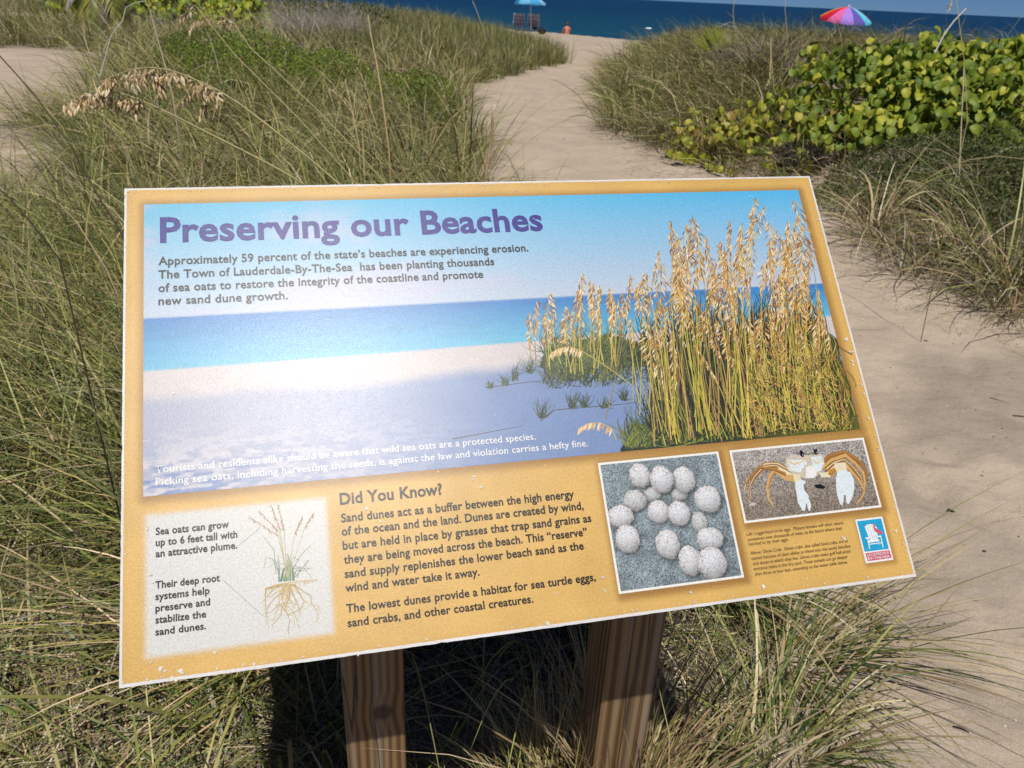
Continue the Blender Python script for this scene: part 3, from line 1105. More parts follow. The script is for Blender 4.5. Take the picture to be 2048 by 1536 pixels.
# shell and face
S.poly(Q([(600, 290), (680, 220), (780, 200), (880, 205), (970, 250), (985, 330), (960, 400), (920, 440), (880, 480), (780, 480), (700, 440), (620, 400), (598, 340)]), tuple(ink((208, 200, 184))))
S.poly(Q([(640, 230), (740, 195), (900, 190), (960, 235), (860, 250), (720, 250)]), tuple(ink((160, 158, 178))))
S.poly(Q([(610, 290), (700, 300), (800, 290), (810, 340), (740, 420), (640, 400)]), tuple(wht))
S.poly(Q([(850, 270), (960, 260), (975, 330), (950, 400), (890, 420)]), tuple(wht))
for i in range(90):
    cx_, cy_ = rr.uniform(620, 965), rr.uniform(215, 440)
    if abs(cx_ - 790) / 190 + abs(cy_ - 330) / 150 > 1.1:
        continue
    S.line(Q([(cx_, cy_), (cx_ + rr.uniform(-22, 22), cy_ + rr.uniform(-12, 12))]), rr.uniform(1, 3), 1, jit(rr.choice([(236, 214, 160), (196, 186, 170), (240, 236, 226), (214, 180, 110), (176, 168, 166)]), .1))
for q in ([(610, 300), (690, 340), (770, 310), (810, 270)], [(870, 290), (900, 330), (950, 320), (965, 260)], [(650, 440), (720, 445), (770, 450)]):
    S.line(Q(q), 3, 2, tuple(yel))
S.poly(Q([(800, 370), (850, 350), (900, 370), (905, 440), (870, 480), (800, 475)]), tuple(ink((240, 238, 234))))
S.line(Q([(850, 360), (848, 470)]), 1.6, 1.2, tuple(ink((120, 90, 90))))
S.line(Q([(800, 380), (830, 470)]), 1.4, 1, tuple(ink((150, 140, 150))))
# claws
S.poly(Q([(670, 440), (740, 440), (750, 500), (690, 520)]), tuple(crm))
S.poly(Q([(690, 500), (770, 495), (805, 520), (775, 540), (780, 600), (700, 600)]), tuple(wht))
S.poly(Q([(700, 590), (780, 590), (830, 660), (800, 740), (790, 800), (765, 800), (720, 720)]), tuple(wht))
S.poly(Q([(790, 640), (835, 690), (852, 750), (838, 805), (822, 790), (808, 720)]), tuple(wht))
S.poly(Q([(930, 420), (1010, 420), (1090, 340), (1110, 400), (1040, 470), (950, 470)]), tuple(crm))
S.poly(Q([(1030, 400), (1080, 370), (1100, 410), (1060, 460), (1020, 440)]), tuple(ink((216, 150, 50))))
S.poly(Q([(1080, 330), (1190, 320), (1210, 410), (1110, 430)]), tuple(crm * .95 + wht * .05))
cl = [(1110, 420), (1180, 395), (1240, 420), (1275, 490), (1280, 580), (1262, 660), (1225, 735), (1200, 725), (1195, 650), (1175, 645), (1172, 700), (1160, 755), (1135, 730), (1110, 650), (1098, 560), (1098, 480)]
S.poly(Q(cl), tuple(wht))
for q, l in (((760, 240), 1), ((896, 215), 1)):
    S.poly(Q([(q[0] - 24, q[1] - 30), (q[0] - 8, q[1] - 42), (q[0] + 14, q[1] - 22), (q[0] + 20, q[1] + 20), (q[0] + 8, q[1] + 34), (q[0] - 16, q[1] + 14)]), tuple(ink((30, 26, 32))))
    S.line(Q([(q[0] + 6, q[1] + 4), (q[0] + 9, q[1] + 14)]), 1.4, 1, tuple(ink((230, 230, 230))))
S.line(Q([(885, 190), (893, 172)]), 4, 2, tuple(ink((226, 226, 230))))
S.poly(Q([(880, 545), (940, 535), (995, 565), (970, 585), (900, 575)]), tuple(ink((26, 26, 26))))
S.poly(Q([(232, 735), (280, 718), (316, 728), (290, 750), (245, 754)]), tuple(ink((206, 190, 180))))
cr_ = S.build('printed_crab', sign)
cr_['kind'] = 'stuff'

# town logo
S = Strokes(0.0003, 0.0008)
S.N = 30
blue, red_, wht = tuple(ink((40, 168, 214))), tuple(ink((218, 92, 112))), tuple(ink((246, 246, 244)))
S.poly(Q([(1287, 888), (1395, 1322), (1668, 1285), (1556, 857)]), wht)
S.poly(Q([(1306, 905), (1382, 1208), (1622, 1178), (1546, 876)]), blue)
S.poly(Q([(1388, 1222), (1412, 1302), (1650, 1268), (1628, 1190)]), red_)
S.poly(Q([(1382, 960), (1400, 940), (1440, 932), (1480, 940), (1505, 970), (1512, 1088), (1436, 1098)]), wht)
S.line(Q([(1390, 1072), (1546, 1052)]), 3, 3, wht)
S.line(Q([(1412, 1108), (1526, 1092)]), 4.5, 4.5, wht)
S.line(Q([(1412, 1070), (1432, 1180)]), 2.2, 2.2, wht)
S.line(Q([(1540, 1050), (1566, 1165)]), 2.2, 2.2, wht)
S.line(Q([(1420, 1134), (1552, 1116)]), 2, 2, wht)
for k_ in range(4):
    S.line(Q([(1402 + k_ * 26, 945 - (k_ % 2) * 3), (1446 + k_ * 19, 1090 - k_ * 2)]), .6, .6, blue)
S.poly(Q([(1466, 950), (1474, 920), (1484, 935), (1482, 965), (1510, 985), (1556, 1010), (1566, 1030), (1530, 1032), (1500, 1015), (1478, 1000)]), red_)
S.build('printed_logo', sign)['kind'] = 'stuff'

# lettering: each line its own piece
_font_cache = {}


def text_mesh(txt, bold, italic, track=1.0):
    cu = bpy.data.curves.new('lettering', 'FONT')
    cu.body = txt
    cu.size = 1.0
    cu.offset = bold
    cu.shear = italic
    cu.resolution_u = 3
    cu.space_character = track
    ob = bpy.data.objects.new('lettering', cu)
    COL.objects.link(ob)
    bpy.context.view_layer.update()
    dg = bpy.context.evaluated_depsgraph_get()
    me = bpy.data.meshes.new_from_object(ob.evaluated_get(dg))
    bpy.data.objects.remove(ob)
    return me


def letter(txt, p0, p1, cap_px, color, bold=0.0, italic=0.0, track=1.0, z=0.00072):
    a_, b_ = PP(*p0), PP(*p1)
    me = text_mesh(txt, bold, italic, track)
    n_ = len(me.vertices)
    co = np.zeros(n_ * 3)
    me.vertices.foreach_get('co', co)
    co = co.reshape(-1, 3)
    x0, x1 = co[:, 0].min(), co[:, 0].max()
    cap = abs(PP(p0[0], p0[1] - cap_px)[1] - a_[1]) / 0.70
    sx_ = (b_[0] - a_[0]) / (x1 - x0)
    out = np.zeros_like(co)
    out[:, 0] = a_[0] + (co[:, 0] - x0) * sx_
    out[:, 1] = (a_[1] + (b_[1] - a_[1]) * 0.5) + co[:, 1] * cap
    out[:, 2] = z
    me.vertices.foreach_set('co', out.ravel())
    at_ = me.color_attributes.new('Col', 'FLOAT_COLOR', 'POINT')
    at_.data.foreach_set('color', np.tile(np.array([*ink(color), 1], np.float32), n_))
    me.materials.clear()
    me.materials.append(M_PRINT)
    me.update()
    o = bpy.data.objects.new('lettering', me)
    COL.objects.link(o)
    o.parent = sign
    return o


DK = (24, 22, 28)
letter('Preserving our Beaches', (320, 484), (1087, 461), 49, (48, 40, 140), bold=0.026, track=1.02)
for t_, a_, b_ in (("Approximately 59 percent of the state\u2019s beaches are experiencing erosion.", (317, 530), (1057, 503.5)),
                   ("The Town of Lauderdale-By-The-Sea  has been planting thousands", (317, 557), (989, 531)),
                   ("of sea oats to restore the integrity of the coastline and promote", (317, 583), (967, 557)),
                   ("new sand dune growth.", (317, 610), (576, 599))):
    letter(t_, a_, b_, 16.5, (16, 16, 28), bold=0.022, track=1.04)
for t_, a_, b_ in (("Tourists and residents alike should be aware that wild sea oats are a protected species.", (312, 947), (1071, 878.6)),
                   ("Picking sea oats, including harvesting the seeds, is against the law and violation carries a hefty fine.", (312, 972), (1176, 892))):
    letter(t_, a_, b_, 15, (246, 246, 244), bold=0.006, track=1.03)
for t_, a_, b_ in (("Sea oats can grow", (311.5, 1070), (458, 1055)), ("up to 6 feet tall with", (311.5, 1092.4), (475, 1075)), ("an attractive plume.", (311.5, 1114.5), (475, 1096.7)),
                   ("Their deep root", (311, 1177.4), (440, 1162)), ("systems help", (311, 1200.6), (419.5, 1187)), ("preserve and", (311, 1224), (420.6, 1209.7)), ("stabilize the", (311, 1247), (412.6, 1234.4)), ("sand dunes.", (311, 1271), (412.6, 1258))):
    letter(t_, a_, b_, 14.5, (10, 10, 14), bold=0.024, track=1.03)
letter("Did You Know?", (680, 1010), (885, 988), 23, (48, 40, 44), bold=0.028, track=1.03)
for t_, a_, b_ in (("Sand dunes act as a buffer between the high energy", (682.7, 1045), (1148.6, 995)), ("of the ocean and the land. Dunes are created by wind,", (683.7, 1071.8), (1167.5, 1018)),
                   ("but are held in place by grasses that trap sand grains as", (685.8, 1099.8), (1183, 1043)), ("they are being moved across the beach. This \u201creserve\u201d", (688, 1127.7), (1175, 1071)),
                   ("sand supply replenishes the lower beach sand as the", (689.5, 1155.7), (1168, 1098.7)), ("wind and water take it away.", (691, 1184), (959.5, 1151)),
                   ("The lowest dunes provide a habitat for sea turtle eggs,", (693, 1224.8), (1192, 1161.5)), ("sand crabs, and other coastal creatures.", (695.6, 1254.6), (1067, 1204.5))):
    letter(t_, a_, b_, 17, DK, bold=0.024, track=1.03)
for t_, a_, b_ in (("Left: Loggerhead turtle eggs.  Mature females will often return,", (1492.8, 1071.5), (1687.7, 1048.7)), ("sometimes over thousands of miles, to the beach where they", (1494.8, 1081.6), (1684.5, 1060)),
                   ("hatched to lay their eggs.", (1497, 1091.5), (1576.5, 1082)), ("Above: Ghost Crab.  Ghost crabs, also called Sand crabs, are so", (1500.9, 1108.6), (1696, 1085.4)),
                   ("named because of their ability to blend into the sandy beaches", (1503, 1119.3), (1701, 1095.7)), ("and dunes in which they live. Ghost crabs make golf ball-sized", (1505.5, 1130), (1701, 1105.8)),
                   ("entrance holes in the dry sand. These tunnels can go deeper", (1507.5, 1140.5), (1696, 1116.7)), ("than three to four feet, extending to the water table below.", (1509.7, 1150.6), (1695.8, 1128))):
    letter(t_, a_, b_, 7.0, (36, 22, 12), bold=-0.008, italic=0.15)
letter("LAUDERDALE", (1733.5, 1113.4), (1777, 1107.6), 5.5, (250, 240, 240), bold=0.012, z=0.0011)
letter("BY\u2022THE\u2022SEA", (1735.5, 1120.5), (1779, 1115), 5.5, (250, 240, 240), bold=0.012, z=0.0011)

# chips knocked out of the print
S = Strokes(0.0012, 0.0013)
S.N = 200
rr = random.Random(21)


def chip(px, py, r):
    nn = rr.randint(6, 9)
    c0 = PP(px, py)
    S.poly([(c0[0] + math.cos(t) * r * rr.uniform(.45, 1.1) * .00056, c0[1] + math.sin(t) * r * rr.uniform(.4, 1.1) * .00056) for t in [2 * math.pi * k / nn for k in range(nn)]], tuple(ink((240, 236, 226)) * rr.uniform(.75, 1)), px=False)


for q in ((322, 1337, 5), (331, 1342, 3), (361, 1341, 6), (366, 1346, 4), (345, 1356, 6), (352, 1358, 4), (302, 1325, 3), (295, 1058, 4), (302, 1150, 3), (306, 1165, 3), (948, 953, 4), (962, 974, 4), (946, 958, 3), (733, 1017, 4), (760, 1043, 3), (1111, 1187, 3), (1205, 1155, 4), (1208, 1181, 4),
          (1692, 679, 7), (1698, 704, 4), (1703, 722, 4), (1705, 730, 3), (1791, 1062, 5), (1737, 837, 4), (1688, 1078, 5), (1683, 1074, 3), (1526, 1173, 5), (1380, 1185, 4), (347, 786, 4), (716, 1310, 3), (1095, 1246, 6), (430, 1305, 3), (1033, 381, 3), (1600, 480, 3)):
    chip(*q)
for i in range(90):      # along the rim
    sd = rr.random()
    if sd < .35:
        f = rr.random(); chip(249 + 1369 * f, 383 - 24.5 * f + rr.random() * 1.5, rr.uniform(1.2, 2.6))
    elif sd < .6:
        f = rr.random(); chip(1613 + 208 * f, 356 + 790 * f, rr.uniform(1.5, 3.2))
    elif sd < .9:
        f = rr.random(); chip(246 + 1578 * f, 1365 - 221 * f - rr.random() * 2, rr.uniform(1.5, 3.2))
    else:
        chip(249 + rr.uniform(0, 3), rr.uniform(390, 1360), rr.uniform(1.2, 2.4))
for i in range(150):
    u_ = rr.uniform(.02, .9)
    v_ = rr.uniform(.01, .55)
    r_ = rr.uniform(.5, 1.4) * .00056
    S.poly([(u_ + math.cos(t) * r_, v_ + math.sin(t) * r_ * rr.uniform(.5, 1)) for t in (0, 1.2, 2.4, 3.6, 4.8)], tuple(ink((238, 232, 218)) * rr.uniform(.7, 1)), px=False)
S.build('chipped_spots', sign)['kind'] = 'stuff'

# posts under the board
inv = sign.rotation_euler.to_matrix().to_4x4()
inv.translation = Vector(BL)
inv = inv.inverted()
hx = np.array([math.cos(YAW), math.sin(YAW), 0])
hn = np.array([math.sin(YAW), -math.cos(YAW), 0])
PWD = 0.089


def plane_z(x, y):
    return BL[2] - (Nn[0] * (x - BL[0]) + Nn[1] * (y - BL[1])) / Nn[2]


for u0, ph_ in ((0.2085, 0.0), (0.6135, 0.5)):
    o2 = BL + hx * u0 - hn * 0.21
    ctr = o2 + hx * PWD / 2 - hn * PWD / 2
    m_ = MB()
    ch = 0.004
    sec = [(-PWD / 2 + ch, -PWD / 2), (PWD / 2 - ch, -PWD / 2), (PWD / 2, -PWD / 2 + ch), (PWD / 2, PWD / 2 - ch), (PWD / 2 - ch, PWD / 2), (-PWD / 2 + ch, PWD / 2), (-PWD / 2, PWD / 2 - ch), (-PWD / 2, -PWD / 2 + ch)]
    bot, top = [], []
    for sx_, sy_ in sec:
        wx = ctr[0] + hx[0] * sx_ - hn[0] * sy_
        wy = ctr[1] + hx[1] * sx_ - hn[1] * sy_
        bot.append((sx_, sy_, -0.35))
        top.append((sx_, sy_, plane_z(wx, wy) - (PT + 0.0005) / Nn[2]))
    m_.add(bot + top, [tuple(range(8))[::-1], tuple(range(8, 16))] + [(i, (i + 1) % 8, 8 + (i + 1) % 8, 8 + i) for i in range(8)])
    po = m_.build('post', M_POST, sign, vc=False)
    wm = Matrix.Translation(Vector((ctr[0], ctr[1], 0))) @ Matrix.Rotation(YAW, 4, 'Z')
    po.matrix_parent_inverse = inv
    po.matrix_basis = wm
    if ph_:        # cut from another stretch of timber: shift the grain
        for v_ in po.data.vertices:
            v_.co.x += 0.031
            v_.co.y += 0.13
        po.matrix_basis = wm @ Matrix.Translation((-0.031, -0.13, 0))


# ------------------------------------------------------------------ grass
def blades(P, az, lean, bend, L, W, ca, cb, seg=4, tw=0.5, clampz=True, pw=1.4):
    n_ = len(P)
    t = np.linspace(0, 1, seg + 1)
    ds = L[:, None] / seg
    th = lean[:, None] + bend[:, None] * ((t[:-1] + t[1:]) / 2)[None, :] ** pw
    dx, dz = np.sin(th) * ds, np.cos(th) * ds
    hx_ = np.concatenate([np.zeros((n_, 1)), np.cumsum(dx, 1)], 1)
    hz_ = np.concatenate([np.zeros((n_, 1)), np.cumsum(dz, 1)], 1)
    wig = R.normal(0, 0.05, (n_, 1)) * L[:, None] * t[None] ** 2
    cx, cy = np.cos(az)[:, None], np.sin(az)[:, None]
    px, py, pz = P[:, 0:1] + hx_ * cx - wig * cy, P[:, 1:2] + hx_ * cy + wig * cx, P[:, 2:3] + hz_
    if clampz:
        g_ = P[:, 2:3] + 0.006 + 0.02 * R.random((n_, 1))
        g_[:, :] = np.minimum(g_, P[:, 2:3] + 0.03)
        pz[:, 1:] = np.maximum(pz[:, 1:], g_)
    twa = R.normal(0, tw, (n_, 1))
    wx, wy, wz = -cy * np.cos(twa), cx * np.cos(twa), np.sin(twa) * np.ones_like(cx)
    wt = (W[:, None] / 2) * np.clip((1 - t[:-1])[None] ** 0.6, 0, 1) * np.where(t[:-1] == 0, .7, 1)[None]
    k = seg
    Vl = np.stack([px[:, :-1] - wx * wt, py[:, :-1] - wy * wt, pz[:, :-1] - wz * wt], -1)
    Vr = np.stack([px[:, :-1] + wx * wt, py[:, :-1] + wy * wt, pz[:, :-1] + wz * wt], -1)
    Vt = np.stack([px[:, -1], py[:, -1], pz[:, -1]], -1)[:, None]
    V_ = np.concatenate([Vl, Vr, Vt], 1)           # n, 2k+1, 3
    o_ = (np.arange(n_) * (2 * k + 1))[:, None]
    q = []
    for i in range(k - 1):
        q.append(np.concatenate([o_ + i, o_ + k + i, o_ + k + i + 1, o_ + i + 1], 1))
    q = np.concatenate(q, 0)
    tr = np.concatenate([o_ + k - 1, o_ + 2 * k - 1, o_ + 2 * k], 1)
    tt = np.concatenate([t[:-1], t[:-1], [1.0]])[None, :, None]
    C_ = ca[:, None] * (1 - tt) + cb[:, None] * tt
    return V_.reshape(-1, 3), q, tr, C_.reshape(-1, 3)


class Field:
    def __init__(s):
        s.V, s.Q, s.T, s.C, s.n = [], [], [], [], 0

    def add(s, *a_, **k_):
        V_, q, t, c_ = blades(*a_, **k_)
        s.V.append(V_); s.Q.append(q + s.n); s.T.append(t + s.n); s.C.append(c_)
        s.n += len(V_)

    def build(s, name, mat=None, parent=None):
        return mesh_np(name, np.concatenate(s.V), [np.concatenate(s.Q), np.concatenate(s.T)], mat or M_GRASS, parent, np.concatenate(s.C))


GREEN = np.array([[.13, .175, .034], [.18, .21, .05], [.085, .13, .028], [.23, .24, .07], [.055, .095, .025]])
OLIVE = np.array([[.25, .24, .075], [.32, .29, .11], [.17, .175, .05], [.36, .32, .13]])
STRAW = np.array([[.42, .335, .18], [.50, .41, .25], [.34, .26, .135], [.30, .21, .11], [.56, .48, .32]])
GREY = np.array([[.30, .27, .22], [.24, .21, .17], [.36, .33, .28]])


def palette(n_, fg, fo, fs, fgr=0):
    r_ = R.random(n_)
    c_ = np.empty((n_, 3))
    tot = fg + fo + fs + fgr
    a_, b_, d_2 = fg / tot, (fg + fo) / tot, (fg + fo + fs) / tot
    for P_, m_ in ((GREEN, r_ < a_), (OLIVE, (r_ >= a_) & (r_ < b_)), (STRAW, (r_ >= b_) & (r_ < d_2)), (GREY, r_ >= d_2)):
        k = m_.sum()
        c_[m_] = P_[R.integers(0, len(P_), k)]
    return c_ * R.uniform(.65, 1.35, (n_, 1)) * 1.22


def tussock_pts(poly, step, y0, y1, x0, x1, excl=(), dens=None):
    gx, gy = np.meshgrid(np.arange(x0, x1, step), np.arange(y0, y1, step))
    gx = gx.ravel() + R.uniform(-.5, .5, gx.size) * step
    gy = gy.ravel() + R.uniform(-.5, .5, gy.size) * step
    ok = in_poly(poly, gx, gy)
    # keep to the wedge of ground the view (plus a margin) can see
    ok &= (np.abs(gx) < (0.80 * gy + 1.2)) & (gy > 0.75)
    for ex, ey, rx, ry in excl:
        ok &= (((gx - ex) / rx) ** 2 + ((gy - ey) / ry) ** 2) > 1
    gx, gy = gx[ok], gy[ok]
    return gx, gy


def grow(field, gx, gy, per, rad, L, W, lean, bend, bias, pal, seg=4, tw=.5, Lsd=.25):
    """tussocks at gx,gy each with `per` blades radiating, biased towards a direction"""
    per = max(4, int(per * .82))
    n_ = len(gx) * per
    if n_ == 0:
        return
    bx_ = np.repeat(gx, per)
    by_ = np.repeat(gy, per)
    tsz = np.repeat(R.uniform(.65, 1.25, len(gx)), per)
    ang = R.uniform(0, 2 * np.pi, n_)
    rr_ = rad * np.sqrt(R.random(n_))
    x_, y_ = bx_ + np.cos(ang) * rr_, by_ + np.sin(ang) * rr_
    z_ = height(x_, y_) - 0.01
    dx, dy = np.cos(ang) * .8 + bias[0] + R.normal(0, .35, n_), np.sin(ang) * .8 + bias[1] + R.normal(0, .35, n_)
    az = np.arctan2(dy, dx)
    ln = np.clip(np.abs(R.normal(lean, .22, n_)), .03, 1.4)
    bd = R.normal(bend, .35, n_)
    LL = L * tsz * np.clip(R.normal(1, Lsd, n_), .35, 1.7)
    WW = W * np.clip(R.lognormal(.22, .38, n_), .45, 2.6)
    tone = np.repeat(R.uniform(.6, 1.35, (len(gx), 1)) * (1 + R.normal(0, .05, (len(gx), 3))), per, 0)
    ca = pal(n_) * tone
    cb = ca * .65 + STRAW[R.integers(0, 5, n_)] * .35 * R.random((n_, 1)) + ca * .35 * R.random((n_, 1)) * .6
    field.add(np.stack([x_, y_, z_], 1), az, ln, bd, LL, WW, ca * .8, cb, seg=seg, tw=tw)


EXCL = [(-8.2, 11.3, 2.4, 3.0), (-5.7, 8.0, 1.2, 1.4), (-6.9, 9.2, 1.9, 1.9), (-4.6, 6.2, .85, .85), (-3.9, 5.6, .7, .6), (-14.5, 23.5, 3.5, 3.2), (-11.5, 15.5, 1.8, 1.5), (-1.75, 5.2, .35, .3), (-2.3, 6.4, .4, .3)]
HERB_L = (-3.3, 10.1, 1.0, .6)
# --- left dune, near part
F1 = Field()
gx, gy = tussock_pts(VEG_L, .17, 1.7, 4.2, -4, .3)
k_ = ~((gx > -.35) & (gx < .45) & (gy < 1.5))
gx, gy = gx[k_], gy[k_]
grow(F1, gx, gy, 62, .10, .62, .0042, .55, 1.15, (-.75, -.15), lambda n_: palette(n_, .56, .32, .14), Lsd=.3)
gx, gy = tussock_pts(VEG_L, .21, .8, 1.75, -2.2, -.35)
grow(F1, gx, gy, 44, .10, .46, .0046, .85, .95, (-.6, .1), lambda n_: palette(n_, .62, .22, .2), Lsd=.35)
o = F1.build('dune_grass')
tag(o, 'dense green and straw dune grass left of the sign, blades swept to the left', 'grass', kind='stuff')
# --- left middle
F2 = Field()
gx, gy = tussock_pts(VEG_L, .31, 4.0, 9.0, -8, .2, EXCL)
grow(F2, gx, gy, 84, .12, .60, .0056, .5, 1.25, (-.45, -.2), lambda n_: palette(n_, .48, .36, .18))
gx, gy = tussock_pts(VEG_L, .47, 9, 18, -16, .5, EXCL + [HERB_L])
grow(F2, gx, gy, 84, .18, .58, .0085, .42, 1.2, (-.35, -.2), lambda n_: palette(n_, .42, .36, .22, .04))
o = F2.build('dune_grass')
tag(o, 'arching olive dune grass in the middle of the left dune', 'grass', kind='stuff')
gx, gy = tussock_pts([(-2.6, 6.2), (-.45, 6.0), (-.75, 8.6), (-1.0, 10.4), (-2.6, 9.2)], .36, 5.5, 11, -3, 0)
grow(F2, gx, gy, 70, .1, .72, .0062, .25, .7, (-.15, 0), lambda n_: palette(n_, .8, .2, .05))
# long pale blades arching clear of the rest
gx, gy = tussock_pts(VEG_L, .55, 2.4, 12, -9, .2, EXCL)
grow(F2, gx, gy, 7, .10, .80, .0052, .45, 1.9, (-.3, -.1), lambda n_: palette(n_, .15, .45, .5), seg=7, Lsd=.2)
# --- upright green grass along the far end of the path, and the far dune
F3 = Field()
gx, gy = tussock_pts([(-3.6, 15.4), (-.95, 15.0), (.1, 18.2), (.95, 21.2), (.7, 23.5), (-.4, 28), (-1.7, 33), (-6, 33), (-5, 20)], .36, 15, 33, -7, 1.2)
grow(F3, gx, gy, 80, .2, .43, .010, .16, .28, (0, 0), lambda n_: palette(n_, .62, .30, .1), tw=.9)
gx, gy = tussock_pts(VEG_L, .75, 18, 42, -40, -3, EXCL)
grow(F3, gx, gy, 70, .4, .52, .015, .3, .6, (-.2, 0), lambda n_: palette(n_, .40, .38, .2, .06), tw=.9)
o = F3.build('dune_grass')
tag(o, 'upright green grass edging the far end of the sandy path', 'grass', kind='stuff')
# --- right dune
F4 = Field()
gx, gy = tussock_pts(VEG_R, .33, 7.5, 19, 1, 8)
k_ = (gx < 1.9 + (gy - 7) * .42) | (gy > 11)
gx, gy = gx[k_], gy[k_]
grow(F4, gx, gy, 84, .2, .66, .0075, .4, 1.55, (-.35, -.45), lambda n_: palette(n_, .40, .36, .26))
gx, gy = tussock_pts(VEG_R, .8, 19, 30, 1, 20)
grow(F4, gx, gy, 60, .35, .34, .012, .25, .6, (0, -.1), lambda n_: palette(n_, .45, .35, .2), tw=.9)
gx, gy = tussock_pts(VEG_R, .55, 9, 14, 4, 12)
grow(F4, gx, gy, 40, .35, .30, .008, .4, 1.0, (0, -.2), lambda n_: palette(n_, .35, .3, .3))
o = F4.build('dune_grass')
tag(o, 'drooping olive and tan grass over the dune right of the path', 'grass', kind='stuff')
# --- dry bent grass at the foot of the right-hand plants
F5 = Field()
gx, gy = tussock_pts([(2.35, 5.0), (2.55, 4.5), (2.8, 4.1), (3.2, 3.8), (4.8, 4.4), (4.2, 6.4), (2.6, 6.6)], .25, 3.6, 7, 2, 5)
grow(F5, gx, gy, 42, .13, .50, .0058, .65, 1.3, (-.35, -.3), lambda n_: palette(n_, .22, .22, .52, .1))
gx, gy = tussock_pts([(1.7, 7.6), (2.3, 6.6), (3.3, 7.3), (3.0, 8.2)], .22, 6, 9, 1, 4)
grow(F5, gx, gy, 34, .12, .34, .006, .7, 1.2, (-.4, -.4), lambda n_: palette(n_, .1, .2, .7))
o = F5.build('dry_grass')
tag(o, 'bent straw-coloured grass at the sandy foot of the right-hand plants', 'grass', kind='stuff')

# --- thatch: flat-lying litter
F6 = Field()


def litter(poly, n_, y0, y1, x0, x1, L, W, pal, edge=0.0):
    x_ = R.uniform(x0, x1, n_ * 3)
    u_ = R.random(n_ * 3)
    y_ = y0 + (y1 - y0) * u_ ** 1.3
    ok = in_poly(poly, x_, y_) & (np.abs(x_) < .8 * y_ + 1.0)
    x_, y_ = x_[ok][:n_], y_[ok][:n_]
    m = len(x_)
    ca = pal(m)
    F6.add(np.stack([x_, y_, height(x_, y_) + R.uniform(0.002, .035, m)], 1), R.uniform(0, 6.28, m), R.uniform(1.25, 1.62, m), R.normal(0, .2, m), L * R.uniform(.4, 1.4, m), W * R.uniform(.6, 1.3, m), ca, ca * R.uniform(.8, 1.1, (m, 1)), seg=3, tw=.6)


litter(VEG_L, 26000, .8, 4.2, -4, 1, .16, .0030, lambda n_: palette(n_, .06, .2, .55, .3))
litter(VEG_L, 9000, 4, 9, -8, .2, .22, .005, lambda n_: palette(n_, .06, .2, .5, .3))
litter(VEG_R, 9000, 3.6, 9, 1.5, 7, .2, .0045, lambda n_: palette(n_, .05, .15, .5, .4))
litter([(2.1, 4.2), (2.3, 3.7), (2.9, 3.3), (3.4, 3.4), (3, 4.4), (2.45, 5.4), (2.6, 7), (2.0, 7.2), (1.9, 5.6)], 900, 3.3, 7.4, 1.8, 3.5, .10, .003, lambda n_: palette(n_, .05, .2, .4, .5))
litter([(1.0, 7), (1.9, 7), (1.5, 9.5), (1.2, 15.5), (.8, 15.5), (.8, 10)], 500, 7, 15, .6, 2, .12, .006, lambda n_: palette(n_, .1, .2, .5, .3))
litter([(-.1, 7.3), (-.4, 9.8), (-.6, 12.6), (-.6, 15), (.3, 17.8), (1.2, 21), (.9, 21.5), (-.2, 18.5), (-1.1, 15), (-1.1, 12.5), (-.8, 9)], 700, 7, 21, -1.2, 1.3, .14, .007, lambda n_: palette(n_, .1, .2, .5, .3))
o = F6.build('dry_litter')
tag(o, 'dead grass and twig litter lying on the sand under the plants', 'litter', kind='stuff')


# --- single tussocks that stand apart
def tussock(label, x, y, n_, L, W, lean, bend, bias, pal, rad=.06, seg=6, tw=.5, grp=None, Lsd=.3, z=None):
    f = Field()
    grow(f, np.array([x]), np.array([y]), n_, rad, L, W, lean, bend, bias, pal, seg=seg, tw=tw, Lsd=Lsd)
    f.V = [v_ - np.array([x, y, 0]) for v_ in f.V]
    o_ = f.build('grass_tussock')
    o_.location = (x, y, 0)
    tag(o_, label, 'grass tussock', grp)
    return o_


tussock('long arching grass tussock right of the right post, blades trailing over the path sand', .74, 1.50, 200, .62, .0036, .80, 1.0, (.75, -.05), lambda n_: palette(n_, .42, .28, .36), rad=.09, seg=8)
tussock('straw-heavy tussock spilling forward at the bottom edge right of the right post', .64, 1.20, 230, .27, .0048, .55, .9, (.35, -.1), lambda n_: palette(n_, .55, .15, .35), rad=.11, seg=6)
tussock('dark tussock directly behind the right post, arching to the right', .60, 1.72, 300, .52, .0046, .45, 1.35, (.7, -.2), lambda n_: palette(n_, .75, .2, .1), rad=.08, seg=8)
tussock('dense green spiky tussock close against the right side of the right post', .44, 1.04, 170, .30, .0060, .40, .8, (.2, -.05), lambda n_: palette(n_, .85, .15, .12), rad=.10, seg=5)
tussock('short stubble tussock of pale dry stems between the two posts', .15, .975, 520, .37, .0042, .28, .35, (0, -.2), lambda n_: palette(n_, .08, .15, .9), rad=.11, seg=4)
tussock('small pale stubble tussock beside the left edge of the right post', .25, .985, 420, .36, .0040, .25, .4, (-.1, -.2), lambda n_: palette(n_, .06, .15, .9), rad=.06, seg=4)
tussock('sparse green tussock in the shade under the sign between the posts', .10, 1.42, 130, .52, .0032, .45, 1.0, (0, -.1), lambda n_: palette(n_, .8, .2, .05), rad=.16, seg=7)
tussock('sparse tussock shaded behind the left post', -.28, 1.45, 150, .55, .0036, .5, 1.0, (-.3, 0), lambda n_: palette(n_, .7, .3, .1), rad=.12, seg=7)
tussock('dark green tussock left of the left post at the bottom edge', -.36, 1.16, 170, .26, .0042, .5, .9, (.1, -.2), lambda n_: palette(n_, .8, .15, .15), rad=.07, seg=6)
